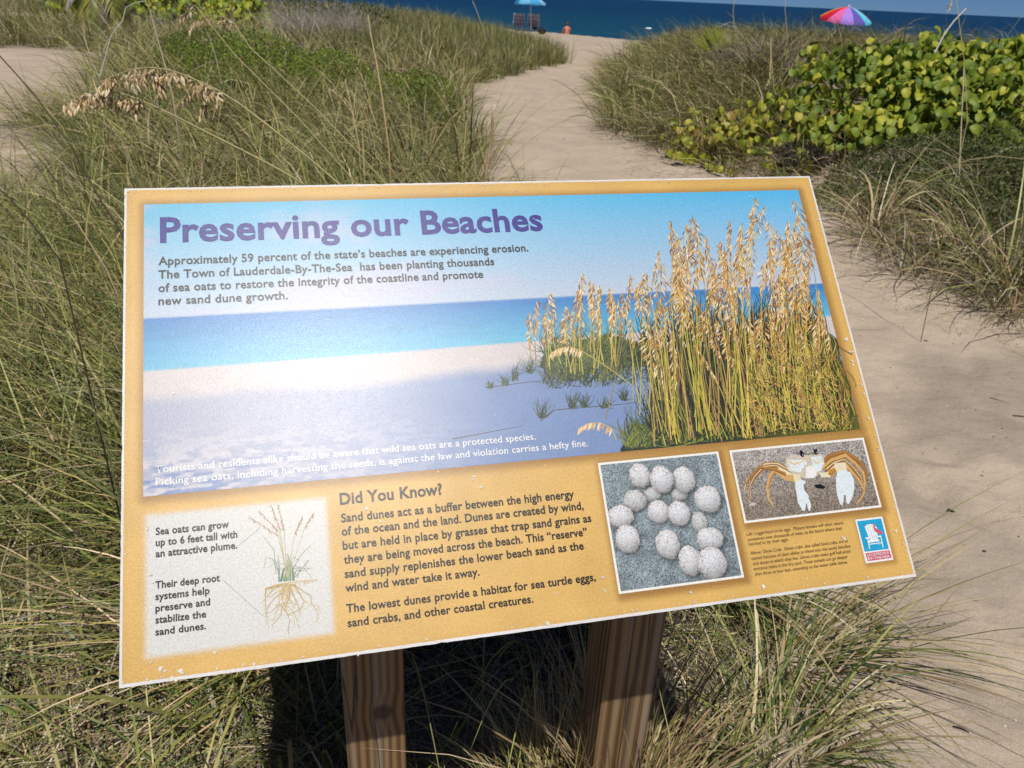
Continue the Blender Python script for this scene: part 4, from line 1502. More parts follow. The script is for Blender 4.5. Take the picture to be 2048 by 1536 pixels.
tussock('green tussock rooted beneath the lower left corner of the sign', -.52, 1.38, 230, .62, .0046, .8, 1.0, (-.8, -.1), lambda n_: palette(n_, .6, .2, .25), rad=.08, seg=8)
tussock('green spiky tussock on the sand at the right edge of the photo', 2.95, 4.55, 130, .62, .0075, .6, .9, (-.1, -.3), lambda n_: palette(n_, .75, .3, .08), rad=.07, seg=6)
tussock('upright thin green tussock at the path edge, just above the sign top', -.42, 6.6, 90, .82, .0065, .28, .75, (.15, 0), lambda n_: palette(n_, .7, .3, .1), rad=.12, seg=8)
tussock('straw tussock bent over beside the upper right corner of the sign', 2.55, 5.6, 70, .62, .008, .55, 1.5, (.1, 0), lambda n_: palette(n_, .05, .1, .9), rad=.08, seg=8)
tussock('straw tussock collapsed to the left above the sandy bank', 2.95, 5.15, 60, .62, .008, .7, 1.3, (-.7, 0), lambda n_: palette(n_, .1, .1, .9), rad=.07, seg=8)
tussock('small sprig of green grass alone on the sand below the sign', 1.02, 1.66, 26, .12, .004, .7, .7, (.1, .1), lambda n_: palette(n_, .9, .1, .05), rad=.01, seg=4)

# ------------------------------------------------------------------ fine-leaved herbs
def herb_leaves(n_, pos_fn, size, cols, elong=2.2, up=.4):
    P = pos_fn(n_)
    n_ = len(P)
    d = R.normal(0, 1, (n_, 3))
    d[:, 2] = np.abs(d[:, 2]) * .7 + up
    d /= np.linalg.norm(d, axis=1)[:, None]
    q = np.cross(d, R.normal(0, 1, (n_, 3)))
    q /= np.linalg.norm(q, axis=1)[:, None]
    s = size * R.uniform(.6, 1.35, (n_, 1))
    V_ = np.stack([P, P + d * s * .5 + q * s * .5 / elong, P + d * s, P + d * s * .5 - q * s * .5 / elong], 1)
    c_ = cols(n_, P)
    F_ = np.arange(n_ * 4).reshape(-1, 4)
    return V_.reshape(-1, 3), F_, np.repeat(c_, 4, 0)


def mound_pos(blobs, zmul=1.0):
    """points in the outer layer of bumpy domes (x,y,rx,ry,h)"""
    A = np.array([b_[2] * b_[3] for b_ in blobs])
    A = A / A.sum()

    def fn(n_):
        i = R.choice(len(blobs), n_, p=A)
        B = np.array(blobs)[i]
        an = R.uniform(0, 2 * np.pi, n_)
        r_ = np.sqrt(R.random(n_))
        x_, y_ = B[:, 0] + np.cos(an) * r_ * B[:, 2], B[:, 1] + np.sin(an) * r_ * B[:, 3]
        top = B[:, 4] * np.sqrt(np.clip(1 - r_ ** 2.4, 0, 1)) * (.72 + .55 * fbm(x_ * 3.2, y_ * 3.2, 3))
        z_ = height(x_, y_, False) + top * (1 - .75 * R.random(n_) ** 2.6)
        return np.stack([x_, y_, z_], 1)
    return fn


def leafcols(base_, var=.22, hl=None):
    base_ = np.array(base_)

    def fn(n_, P):
        c_ = base_[R.integers(0, len(base_), n_)] * R.uniform(1 - var, 1 + var, (n_, 1))
        t = smoothstep(.35, .65, fbm(P[:, 0] * 1.7 + 4, P[:, 1] * 1.7, 3))[:, None]
        return c_ * (.75 + .5 * t)
    return fn


GR_H = [(.13, .20, .026), (.19, .25, .034), (.085, .145, .02), (.25, .28, .045)]
bl = [(-4.0, 10.2, .7, .7, .5), (-3.4, 9.7, .7, .7, .52), (-2.8, 9.9, .7, .7, .5), (-2.4, 10.6, .6, .6, .5), (-3.6, 10.9, .9, .6, .55), (-4.4, 11.3, .7, .6, .55), (-3.1, 8.9, .5, .4, .36), (-1.5, 10.0, .5, .6, .5), (-1.1, 9.7, .38, .5, .5), (-1.3, 10.8, .45, .5, .5), (-1.0, 9.0, .25, .35, .34)]
V_, F_, C_ = herb_leaves(42000, mound_pos(bl), .032, leafcols(GR_H, .4), elong=2.4)
o = mesh_np('green_herbs', V_, [F_], M_LEAF, col=C_)
tag(o, 'bright green low leafy herbs spreading across the left dune', 'herbs', kind='stuff')
bl = [(2.95, 6.4, .6, .6, .26), (3.5, 6.3, .75, .7, .30), (4.2, 6.0, .8, .9, .32), (5.0, 6.1, .9, 1.0, .34), (3.9, 5.3, .7, .6, .34), (4.9, 5.2, .8, .7, .38), (3.3, 5.7, .5, .5, .28), (5.8, 6.8, .9, 1.0, .30), (3.5, 7.0, .8, .6, .22), (4.6, 7.2, 1, .6, .22)]
V_, F_, C_ = herb_leaves(60000, mound_pos(bl), .034, leafcols([(.085, .12, .032), (.12, .155, .042), (.065, .09, .028), (.17, .17, .07)]), elong=2.6)
o = mesh_np('green_herbs', V_, [F_], M_LEAF, col=C_)
tag(o, 'dark green fine-leaved herbs in front of the sea grape on the right', 'herbs', kind='stuff')
bl = [(-13 + 2.0 * i + R.uniform(-.5, .5), 24 + R.uniform(-2, 3), R.uniform(1.2, 2), R.uniform(1.2, 2), R.uniform(.5, .9)) for i in range(5)]
V_, F_, C_ = herb_leaves(15000, mound_pos(bl), .07, leafcols([(.12, .13, .05), (.16, .16, .07), (.09, .11, .04)]), elong=2)
o = mesh_np('green_herbs', V_, [F_], M_LEAF, col=C_)
tag(o, 'far olive scrub on the crest of the left dune', 'scrub', kind='stuff')


# ------------------------------------------------------------------ sea grape and other broad-leaved shrubs
def leaf_mesh(size, cm, seed, fold=.42, droop=.38):
    rs = random.Random(seed)
    V_, C_ = [], []
    nr = 9
    pts = []
    for i in range(nr):
        an = math.pi * i / (nr - 1)            # half outline from base to tip
        rx = math.sin(an) ** .8 * .5
        y_ = .5 - .5 * math.cos(an)
        pts.append((rx * rs.uniform(.93, 1.07), y_))
    V_.append((0, 0, 0))
    mid = [(0, p[1], -droop * p[1] ** 2) for p in pts]
    lf = [(-p[0], p[1], p[0] * fold * 1.2 - droop * p[1] ** 2 + rs.uniform(-.03, .03)) for p in pts]
    rg = [(p[0], p[1], p[0] * fold * 1.2 - droop * p[1] ** 2 + rs.uniform(-.03, .03)) for p in pts]
    V_ = mid + lf + rg
    F_ = []
    for i in range(nr - 1):
        F_.append((nr + i, i, i + 1, nr + i + 1))
        F_.append((i, 2 * nr + i, 2 * nr + i + 1, i + 1))
    V_ = np.array(V_) * size
    C_ = np.ones((len(V_), 3)) * np.array(cm)
    C_[:nr] = np.array(cm) * np.array([1.35, 1.25, 1.5])       # pale midrib
    C_[nr:] *= np.array([rs.uniform(.85, 1.15) for _ in range(2 * nr)])[:, None]
    return V_, np.array(F_), C_


def leaf_frames(blobs, n_, zcap=1.19):
    """leaf placements over domes; returns list of 4x4"""
    res = []
    A = [b_[2] * b_[4] + b_[2] * b_[3] for b_ in blobs]
    while len(res) < n_:
        bx_, by_, rx, ry, h = random.choices(blobs, A)[0]
        # a shoot starts on the dome surface, leaves hang along it
        th = random.uniform(0, 2 * math.pi)
        ph = math.acos(random.random() ** .8)
        nrm = Vector((math.sin(ph) * math.cos(th), math.sin(ph) * math.sin(th), math.cos(ph)))
        q_ = (bx_ + nrm.x * rx) * 2.3 + nrm.z * 4.0
        lump = float(fbm(np.float64(q_), np.float64((by_ + nrm.y * ry) * 2.3 + nrm.z * 3.0 + 11), 2))
        if lump < .42 and random.random() < .85:
            continue
        k = random.uniform(.72, .95) + .35 * (lump - .4)
        p = Vector((bx_ + nrm.x * rx * k, by_ + nrm.y * ry * k, max(.02, nrm.z * h * k * .95)))
        sdir = (nrm * Vector((1, 1, 1)).length * .5 + Vector((random.gauss(0, .5), random.gauss(0, .5), .05))).normalized()
        for i in range(random.randint(4, 8)):
            p = p + sdir * .042
            side = sdir.cross(Vector((0, 0, 1)))
            if side.length < .1:
                side = Vector((1, 0, 0))
            side = side.normalized() * (1 if i % 2 else -1)
            d = (side * random.uniform(.5, 1) + nrm * random.uniform(.0, .5) + Vector((0, -.15, -random.uniform(.4, 1.5)))).normalized()
            zax = (nrm * .9 + Vector((0, -.55, .45)) + Vector((random.gauss(0, .35), random.gauss(0, .35), random.gauss(0, .2))))
            zax = (zax - d * zax.dot(d)).normalized()
            xax = d.cross(zax)
            s = random.uniform(.55, 1.25)
            g0 = float(height(p.x, p.y, False))
            m = Matrix([[xax.x, d.x, zax.x, p.x], [xax.y, d.y, zax.y, p.y], [xax.z, d.z, zax.z, p.z + g0], [0, 0, 0, 1]])
            if p.z + g0 > zcap - .16 + .42 * float(fbm(np.float64(p.x * 2.6), np.float64(p.y * 1.2), 2)) + random.uniform(-.04, .06):
                continue
            res.append(m @ Matrix.Scale(s, 4))
    return res[:n_]


LEAFC = [(.17, .22, .016), (.23, .27, .020), (.11, .165, .016), (.25, .29, .024), (.33, .33, .035), (.13, .19, .02), (.14, .21, .02), (.10, .16, .016), (.075, .12, .02), (.21, .25, .03), (.15, .20, .022)]
YELC = [(.30, .30, .03), (.34, .32, .04), (.22, .25, .03), (.28, .20, .05), (.34, .30, .08)]


def broad_shrub(name, label, cat, blobs, n_obj, n_all, size, cols, stems, stuff_inner=0, group=None, zcap=1.19):
    bx_, by_ = blobs[0][0], blobs[0][1]
    root = empty(name, (bx_, by_, float(height(bx_, by_, False))))
    tag(root, label, cat, group)
    org = Vector(root.location)
    variants = []
    for i, c_ in enumerate(cols):
        V1, F1_, C1 = leaf_mesh(size, np.array(c_) * 1.18, i)
        variants.append((V1, F1_, C1))
    frames = leaf_frames(blobs, n_all, zcap)
    # nearest to the viewpoint first: those are the ones one can pick apart
    frames.sort(key=lambda m: (m.translation - Vector((0, 0, 1.5))).length - m.translation.z * .8)
    idx = [i for i in range(n_all)]
    mes = []
    for V1, F1_, C1 in variants:
        ob = mesh_np('leaf', V1, [F1_], M_LEAF, None, C1, smooth=True)
        mes.append(ob.data)
        bpy.data.objects.remove(ob)
    for i in range(n_obj):
        ob = bpy.data.objects.new('leaf', random.choice(mes))
        COL.objects.link(ob)
        ob.parent = root
        ob.matrix_basis = Matrix.Translation(-org) @ frames[i]
    if n_all > n_obj:
        VV_, FF_, CC_, k = [], [], [], 0
        for m in frames[n_obj:]:
            V1, F1_, C1 = random.choice(variants)
            A_ = np.array(m)
            VV_.append(V1 @ A_[:3, :3].T + A_[:3, 3] - np.array(org))
            FF_.append(F1_ + k)
            CC_.append(C1)
            k += len(V1)
        ob = mesh_np('foliage', np.concatenate(VV_), [np.concatenate(FF_)], M_LEAF, root, np.concatenate(CC_), smooth=True)
        ob['kind'] = 'stuff'
    # woody stems
    for i in range(stems):
        b_ = blobs[i % len(blobs)]
        x0, y0 = b_[0] + random.gauss(0, .2) * b_[2], b_[1] + random.gauss(0, .2) * b_[3]
        th, r1 = random.uniform(0, 6.28), random.uniform(.4, .8)
        x1, y1 = b_[0] + math.cos(th) * b_[2] * r1, b_[1] + math.sin(th) * b_[3] * r1
        g0 = float(height(x0, y0, False))
        m_ = MB()
        cc = (.11, .08, .055)
        pts = [Vector((x0, y0, g0 - .05)), Vector((x0 * .6 + x1 * .4 + random.gauss(0, .05), y0 * .6 + y1 * .4, g0 + b_[4] * .35)), Vector((x1, y1, g0 + b_[4] * .8))]
        m_.tube([p_ - org for p_ in pts], [.018, .013, .006], 5, cc)
        for k in range(3):
            q0 = pts[1].lerp(pts[2], random.random())
            q1 = q0 + Vector((random.gauss(0, .2), random.gauss(0, .2), random.uniform(.05, .25)))
            m_.tube([q0 - org, q1 - org], [.008, .003], 4, cc)
        m_.build('stem', M_STEM, root, smooth=True)
    return root


random.seed(12)
broad_shrub('sea_grape_shrub', 'big round-leaved yellow-green shrub on the right, in front of the rainbow umbrella', 'shrub',
            [(4.75, 8.9, 1.55, 1.0, .62), (3.45, 8.7, .75, .8, .52), (6.2, 9.0, 1.3, 1.0, .56), (4.1, 8.2, 1.2, .6, .40), (5.4, 8.0, 1.2, .6, .42), (3.1, 8.1, .65, .5, .36), (4.1, 9.0, .7, .7, .68), (5.2, 9.2, .8, .7, .66), (3.0, 7.75, .5, .35, .28), (4.3, 7.7, .8, .4, .34)],
            300, 8200, .082, LEAFC, 12)
broad_shrub('sea_grape_shrub', 'low yellowing round-leaved shrub at the path edge, left of the big one', 'shrub',
            [(2.05, 8.35, .42, .4, .38), (2.45, 8.25, .4, .4, .34), (1.85, 8.15, .25, .3, .28)],
            150, 560, .072, LEAFC[:5] + YELC[:5], 8)
broad_shrub('broadleaf_shrub', 'bright green broad-leaved shrub at the top edge beside the palm', 'shrub',
            [(-8.6, 20.5, 1.3, .9, 1.1), (-10.2, 20.8, 1.2, .9, 1.15), (-7.2, 21, 1.0, .8, .85), (-9.2, 19.8, .9, .6, .75)],
            0, 1500, .13, LEAFC[:6], 6, zcap=3)
broad_shrub('broadleaf_shrub', 'dark leafy shrub behind the big round-leaved one at the right edge', 'shrub',
            [(9.2, 14.2, 1.3, .9, .85), (10.6, 14.0, 1.4, .9, .8)],
            0, 500, .15, [(.06, .09, .03), (.09, .11, .04), (.13, .12, .06)], 4)


# grey twiggy scrub
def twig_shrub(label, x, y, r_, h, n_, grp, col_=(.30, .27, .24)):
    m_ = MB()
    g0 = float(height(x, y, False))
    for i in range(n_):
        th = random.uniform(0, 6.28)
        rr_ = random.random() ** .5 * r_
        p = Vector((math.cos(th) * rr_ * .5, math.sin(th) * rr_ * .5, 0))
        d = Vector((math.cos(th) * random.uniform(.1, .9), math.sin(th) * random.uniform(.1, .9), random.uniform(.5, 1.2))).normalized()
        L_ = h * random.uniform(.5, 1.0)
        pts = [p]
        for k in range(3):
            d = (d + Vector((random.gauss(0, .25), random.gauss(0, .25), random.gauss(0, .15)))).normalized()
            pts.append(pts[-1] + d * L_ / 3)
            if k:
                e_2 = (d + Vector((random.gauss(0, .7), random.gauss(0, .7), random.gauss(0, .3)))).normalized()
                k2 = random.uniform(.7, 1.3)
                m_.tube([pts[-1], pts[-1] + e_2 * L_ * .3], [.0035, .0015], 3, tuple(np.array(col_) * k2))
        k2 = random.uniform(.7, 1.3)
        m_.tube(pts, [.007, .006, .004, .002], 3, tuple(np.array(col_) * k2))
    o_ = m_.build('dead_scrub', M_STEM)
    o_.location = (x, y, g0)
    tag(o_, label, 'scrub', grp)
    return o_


GR = 'grey leafless scrub on the dunes'
twig_shrub('grey leafless scrub on the left dune, behind the green herbs', -4.3, 17.6, 1.5, .85, 700, GR, (.42, .38, .33))
twig_shrub('grey leafless scrub further left beneath the bright green shrub', -8.2, 18.6, 1.2, .6, 300, GR)
twig_shrub('grey twiggy scrub on the right dune between the path grass and the big leafy shrub', 3.15, 11.2, .9, .55, 420, GR, (.28, .23, .20))
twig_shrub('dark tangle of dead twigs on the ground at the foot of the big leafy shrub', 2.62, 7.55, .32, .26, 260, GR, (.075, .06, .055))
twig_shrub('reddish-brown dead scrub on the far right dune crest', 4.6, 13.2, .5, .5, 160, GR, (.24, .12, .08))
twig_shrub('grey leafless scrub on the far left dune crest against the sea', -6.6, 27, 1.2, .8, 260, GR)


# ------------------------------------------------------------------ palm and fan-leaf seedling
def frond(m_, base_, d0, L_, droop, nl, ll, c1, c2, w_=.018):
    pts = [Vector(base_)]
    d = Vector(d0).normalized()
    ns = 10
    for k in range(ns):
        d = (d + Vector((0, 0, -droop / ns))).normalized()
        pts.append(pts[-1] + d * L_ / ns)
    m_.tube(pts, [.02 * (1 - .8 * k / ns) for k in range(ns + 1)], 4, c1)
    for i in range(nl):
        f = .15 + .85 * i / nl
        j = min(ns - 1, int(f * ns))
        q = pts[j].lerp(pts[j + 1], f * ns - j)
        t = (pts[j + 1] - pts[j]).normalized()
        for sd in (-1, 1):
            side = t.cross(Vector((0, 0, 1))).normalized() * sd
            dd = (side * .8 + t * .7 + Vector((0, 0, -.2 + random.gauss(0, .1)))).normalized()
            l_ = ll * math.sin(math.pi * min(.95, f * .85 + .12)) * random.uniform(.85, 1.1)
            a_, b_2 = q + dd * l_ * .5 + Vector((0, 0, -.03)), q + dd * l_ + Vector((0, 0, -l_ * .35))
            wv_ = t * w_
            cc = c1 if random.random() < .6 else c2
            m_.add([q - wv_ * .5, q + wv_ * .5, a_ + wv_, a_ - wv_, b_2], [(0, 1, 2, 3), (3, 2, 4)], tuple(np.array(cc) * random.uniform(.8, 1.2)))


random.seed(31)
pb = at(195, -40, 15.5)
pz = float(height(pb[0], pb[1], False))
palm = empty('palm_tree', (pb[0], pb[1], pz))
tag(palm, 'palm with hanging green, yellow and dead grey fronds at the top left', 'palm')
tz = pb[2] - pz
m_ = MB()
m_.tube([(0, 0, -.1), (.03, 0, tz * .5), (0, .02, tz)], [.13, .10, .09], 9, (.16, .12, .08))
m_.build('trunk', M_STEM, palm, smooth=True)
for i in range(15):
    th = 2 * math.pi * i / 15 + random.uniform(-.2, .2)
    m_ = MB()
    dead = i in (3, 9, 12)
    frond(m_, (0, 0, tz), (math.cos(th), math.sin(th), random.uniform(-.3, .5)), random.uniform(.8, 1.3), random.uniform(1.8, 2.8), 26, .34,
          (.30, .27, .23) if dead else (.14, .15, .035), (.40, .36, .30) if dead else (.30, .27, .05))
    m_.build('frond', M_GRASS, palm)
ps = at(1432, 92, 11.2)
fp = empty('palm_seedling', (ps[0], ps[1], float(height(ps[0], ps[1], False))))
tag(fp, 'small yellow-green fan-leaved palm poking above the right dune grass', 'palm')
for i, (an, tilt, L_) in enumerate(((.1, .05, .82), (-.25, .12, .72), (.5, .2, .66))):
    m_ = MB()
    tip = Vector((math.sin(an) * L_ * .55, tilt, L_ * .80))
    m_.tube([(0, 0, -.05), tip * .5, tip * .62], [.008, .006, .005], 4, (.20, .22, .05))
    for k in range(13):
        aa = an + (k - 6) * .13
        e1 = tip * .62 + Vector((math.sin(aa), tilt * .6 + abs(k - 6) * .02, math.cos(aa))) * .38
        mdp = (tip * .62 + e1) * .5
        wv_ = Vector((math.cos(aa), 0, -math.sin(aa))) * .013
        cc = (.28, .30, .04) if k % 3 else (.20, .24, .035)
        m_.add([tip * .62, mdp - wv_, e1, mdp + wv_], [(0, 1, 2, 3)], cc)
    m_.build('fan_leaf', M_GRASS, fp)

# ------------------------------------------------------------------ sea oat stalks
random.seed(44)


def husk_mesh(L_, W_, c_):
    m_ = MB()
    m_.v = [(0, 0, 0), (W_ * .5, 0, -L_ * .35), (0, W_ * .22, -L_ * .4), (-W_ * .5, 0, -L_ * .35), (0, -W_ * .22, -L_ * .4), (W_ * .33, 0, -L_ * .7), (-W_ * .33, 0, -L_ * .7), (0, 0, -L_)]
    m_.f = [(0, 1, 2), (0, 2, 3), (0, 3, 4), (0, 4, 1), (1, 5, 2), (5, 7, 2), (2, 7, 6), (2, 6, 3), (3, 6, 4), (6, 7, 4), (4, 7, 5), (4, 5, 1)]
    m_.c = [tuple(np.array(c_) * k) for k in (.7, 1.1, .85, 1.1, .85, 1.15, 1.15, 1.0)]
    o_ = m_.build('spikelet', M_HUSK)
    me = o_.data
    bpy.data.objects.remove(o_)
    return me


HUSK = [husk_mesh(.027, .0088, c_) for c_ in ((.66, .49, .26), (.76, .60, .36), (.56, .40, .20), (.44, .31, .16), (.80, .68, .46))]


def oat(label, stem_px, head_px, d0, d1, nsp, branches, sc_=1.0, hl=1.0):
    """stem_px: from root-side to head start; head_px: onwards to the drooping tip"""
    allp = stem_px + head_px
    k = len(allp)
    P_ = [Vector(at(x, y, d0 + (d1 - d0) * i / (k - 1))) for i, (x, y) in enumerate(allp)]
    # carry the stem on down to the sand
    low = P_[0]
    gx_, gy_ = low.x + (low.x - P_[1].x) * .9, low.y + (low.y - P_[1].y) * .9
    root = Vector((gx_, gy_, float(height(gx_, gy_))))
    P_ = [root] + P_
    t_ = empty('sea_oat_stalk', tuple(root))
    tag(t_, label, 'sea oats', 'sea oat seed heads standing above the left dune grass')
    m_ = MB()
    nn = len(P_)
    m_.tube([p_ - root for p_ in P_], [(.0024 * (1 - i / nn) + .0007) * sc_ for i in range(nn)], 5, (.28, .27, .10), (.48, .37, .22))
    m_.build('stem', M_STEM, t_, smooth=True)
    H_ = P_[-len(head_px):]
    for i in range(nsp):
        f = random.random()
        j = min(len(H_) - 2, int(f * (len(H_) - 1)))
        q = H_[j].lerp(H_[j + 1], f * (len(H_) - 1) - j) + Vector((random.gauss(0, .003), random.gauss(0, .006), random.uniform(-.028, .002) * hl)) * sc_
        ob = bpy.data.objects.new('spikelet', random.choice(HUSK))
        COL.objects.link(ob)
        ob.parent = t_
        ob.location = q - root
        ob.rotation_euler = (random.gauss(0, .5), random.gauss(.25, .45), random.uniform(0, 3.14))
        ob.scale = [sc_ * random.uniform(.75, 1.15)] * 3
    for (pa, pb_, nb) in branches:           # hanging side branches
        A_, B_ = Vector(at(*pa, d0 + (d1 - d0) * .7)), Vector(at(*pb_, d0 + (d1 - d0) * .7))
        m2 = MB()
        m2.tube([A_ - root, (A_ + B_) / 2 + Vector((.003, 0, .004)) - root, B_ - root], [.0008 * sc_] * 3, 3, (.45, .34, .2))
        m2.build('branchlet', M_STEM, t_)
        for i in range(nb):
            q = A_.lerp(B_, (i + random.random()) / nb * .85)
            ob = bpy.data.objects.new('spikelet', random.choice(HUSK))
            COL.objects.link(ob)
            ob.parent = t_
            ob.location = q - root + Vector((random.gauss(0, .003), random.gauss(0, .003), 0))
            ob.rotation_euler = (random.gauss(0, .3), random.gauss(.15, .3), random.uniform(0, 3.14))
            ob.scale = [sc_ * random.uniform(.8, 1.15)] * 3


oat('largest drooping sea oat head at the upper left, arching over the grass', [(760, 445), (690, 378), (620, 318), (540, 254), (480, 208)], [(435, 180), (405, 166), (370, 150), (335, 139), (300, 135), (262, 139), (225, 153), (200, 166), (170, 185)], 1.85, 2.05, 175,
    [((435, 190), (425, 240), 5), ((395, 168), (350, 215), 9), ((412, 185), (402, 245), 9), ((322, 140), (315, 198), 14), ((272, 140), (264, 178), 12), ((292, 138), (285, 170), 9), ((218, 155), (212, 165), 4), ((310, 142), (305, 172), 8)], hl=.75)
oat('smaller drooping sea oat head directly below the largest one', [(720, 440), (640, 388), (560, 340), (480, 298), (420, 268), (350, 232), (300, 208)], [(280, 200), (255, 191), (225, 184), (192, 182), (165, 191), (140, 201), (122, 216)], 1.95, 2.1, 115,
    [((272, 202), (264, 228), 8), ((245, 194), (224, 222), 9), ((205, 188), (200, 216), 7), ((182, 188), (173, 218), 8), ((165, 192), (155, 214), 6)], hl=.7)
oat('small distant sea oat head against the green shrub at the top', [(800, 400), (720, 310), (640, 225), (560, 150), (500, 95), (478, 62)], [(466, 44), (450, 35), (430, 31), (410, 33), (395, 42), (382, 56)], 3.0, 3.3, 40, [((458, 40), (452, 54), 5), ((392, 42), (374, 60), 6)], hl=.6)
oat('tiny pale sea oat tip above the small distant head', [(760, 420), (680, 330), (600, 240), (520, 160), (470, 110), (430, 60)], [(390, 10), (378, 20), (366, 28), (357, 37)], 3.1, 3.3, 18, [], hl=.5)
oat('dark thin seed head hanging against the sky above the big shrub', [(1935, 240), (1928, 120), (1915, 20), (1912, -12)], [(1905, -6), (1902, 4), (1900, 12), (1897, 20)], 3.6, 3.6, 9, [], hl=.3, sc_=.7)


def stalk(label, px, d0, d1, r_, c1, c2=None, name='bare_stalk', cat='stalk', ground=True, taper=.5):
    k = len(px)
    P_ = [Vector(at(x, y, d0 + (d1 - d0) * i / (k - 1))) for i, (x, y) in enumerate(px)]
    root = P_[0].copy()
    if ground:
        low = P_[0]
        root = Vector((low.x + (low.x - P_[1].x) * .25, low.y + (low.y - P_[1].y) * .25, 0))
        root.z = float(height(root.x, root.y))
        P_ = [root] + P_
    m_ = MB()
    nn = len(P_)
    m_.tube([p_ - root for p_ in P_], [r_ * (1 - (1 - taper) * i / nn) for i in range(nn)], 5, c1, c2 or c1)
    o_ = m_.build(name, M_STEM, smooth=True)
    o_.location = root
    tag(o_, label, cat, 'bare stems standing in the dune grass')
    return o_


stalk('dark straight bare stem slanting across the left edge from above the sign corner', [(290, 545), (240, 462), (200, 398), (140, 290), (70, 190), (0, 112), (-40, 70)], 1.7, 1.6, .0022, (.05, .045, .03), (.09, .07, .05))
stalk('dark stem entering at the left edge halfway down', [(120, 520), (70, 455), (30, 408), (-20, 360)], 1.5, 1.45, .002, (.06, .05, .03))
stalk('long thin dark stem curving through the left grass down to the sign edge', [(215, 900), (170, 760), (110, 620), (30, 330)], 1.5, 1.7, .0015, (.10, .11, .05))
stalk('pale grey bare stem bending over at the top left', [(190, 190), (208, 125), (222, 72), (245, 42), (252, 15), (272, 5), (290, 2)], 7, 7, .0065, (.45, .42, .36))
stalk('tan stem standing behind the largest oat head', [(345, 190), (330, 130), (310, 60), (300, 20), (285, -10)], 3.5, 3.6, .004, (.34, .28, .17))
stalk('tall tan stem with dark joint standing above the middle of the left grass', [(778, 300), (765, 200), (752, 120), (742, 72), (736, 30)], 5.0, 5.2, .007, (.36, .24, .12), (.42, .34, .2))
stalk('second tan stem just left of the tall jointed one', [(718, 290), (704, 220), (690, 160)], 5.0, 5.1, .006, (.36, .29, .16))
stalk('vertical bare stem in front of the big leafy shrub at the right', [(1918, 360), (1922, 260), (1926, 180), (1928, 128)], 5.8, 6.0, .0055, (.38, .33, .22))
stalk('pale curved stem rising above the big leafy shrub against the sea', [(1862, 120), (1890, 66), (1908, 42), (1932, 17)], 7.8, 7.9, .010, (.50, .46, .40))
stalk('thin arching stem over the right dune grass', [(1360, 235), (1345, 190), (1320, 165), (1290, 153), (1262, 152)], 8.5, 8.7, .007, (.45, .38, .22))
stalk('thin stalk standing against the sea above the far left grass', [(968, 60), (960, 40), (952, 18), (945, 2)], 16, 16, .012, (.28, .26, .14))
stalk('wispy stalk standing above the right dune beside the seedling palm', [(1478, 90), (1468, 50), (1466, 20), (1470, -6)], 10, 10, .006, (.30, .28, .16))
stalk('wispy pale stalk rising into the sky right of the seedling palm', [(1575, 80), (1572, 45), (1570, 20), (1572, -6)], 10, 10, .006, (.30, .28, .2))
# cut reed at the path edge
m_ = MB()
P_ = [Vector(at(x, y, 3.3)) for x, y in ((972, 345), (978, 310), (984, 268), (985, 240), (988, 210))]
root = Vector((P_[0].x, P_[0].y + .02, 0))
root.z = float(height(root.x, root.y))
reed = empty('broken_reed', tuple(root))
tag(reed, 'broken pale-tipped reed standing upright above the top edge of the sign', 'reed')
m_.tube([Vector((0, 0, -.02))] + [p_ - root for p_ in P_[:4]], [.0085, .008, .0075, .007, .0065], 6, (.36, .28, .15), (.20, .12, .07))
m_.build('cane', M_STEM, reed, smooth=True)
m_ = MB()
m_.tube([P_[3] - root, P_[4] - root], [.0055, .0085], 5, (.25, .15, .09), (.62, .54, .42))
m_.build('split_tip', M_STEM, reed)

# ------------------------------------------------------------------ litter on the path
random.seed(3)
for lab, px, py, L_, W_ in (('stubby black wood chip on the sand right of the sign corner', 1900, 1027, .022, .009), ('small dark crumb on the sand below the black chip', 1967, 1108, .010, .006),
                            ('dark splinter lying on the sand at the lower right', 1923, 1457, .034, .005), ('brown twig on the sand near the right edge above mid-height', 2040, 832, .055, .005),
                            ('short dark twig on the sand beside the upper right of the sign', 1852, 683, .022, .005), ('curved brown twig on the open sand at right', 2000, 805, .09, .004)):
    r_ = ray(px, py)
    t = -CAMZ / r_[2]
    x_, y_ = (CAM + r_ * t)[:2]
    m_ = MB()
    th = random.uniform(-.9, .2)
    pts = [Vector((math.cos(th) * L_ * (k / 3 - .5), math.sin(th) * L_ * (k / 3 - .5) + .08 * L_ * math.sin(k), W_ * .45)) for k in range(4)]
    m_.tube(pts, [W_ * .4, W_ * .5, W_ * .45, W_ * .3], 5, (.035, .028, .022) if 'dark' in lab or 'black' in lab else (.16, .11, .07))
    o_ = m_.build('wood_chip', M_WOODBIT)
    o_.location = (x_, y_, float(height(x_, y_)) + .001)
    tag(o_, lab, 'wood chip', 'bits of wood lying on the sand')
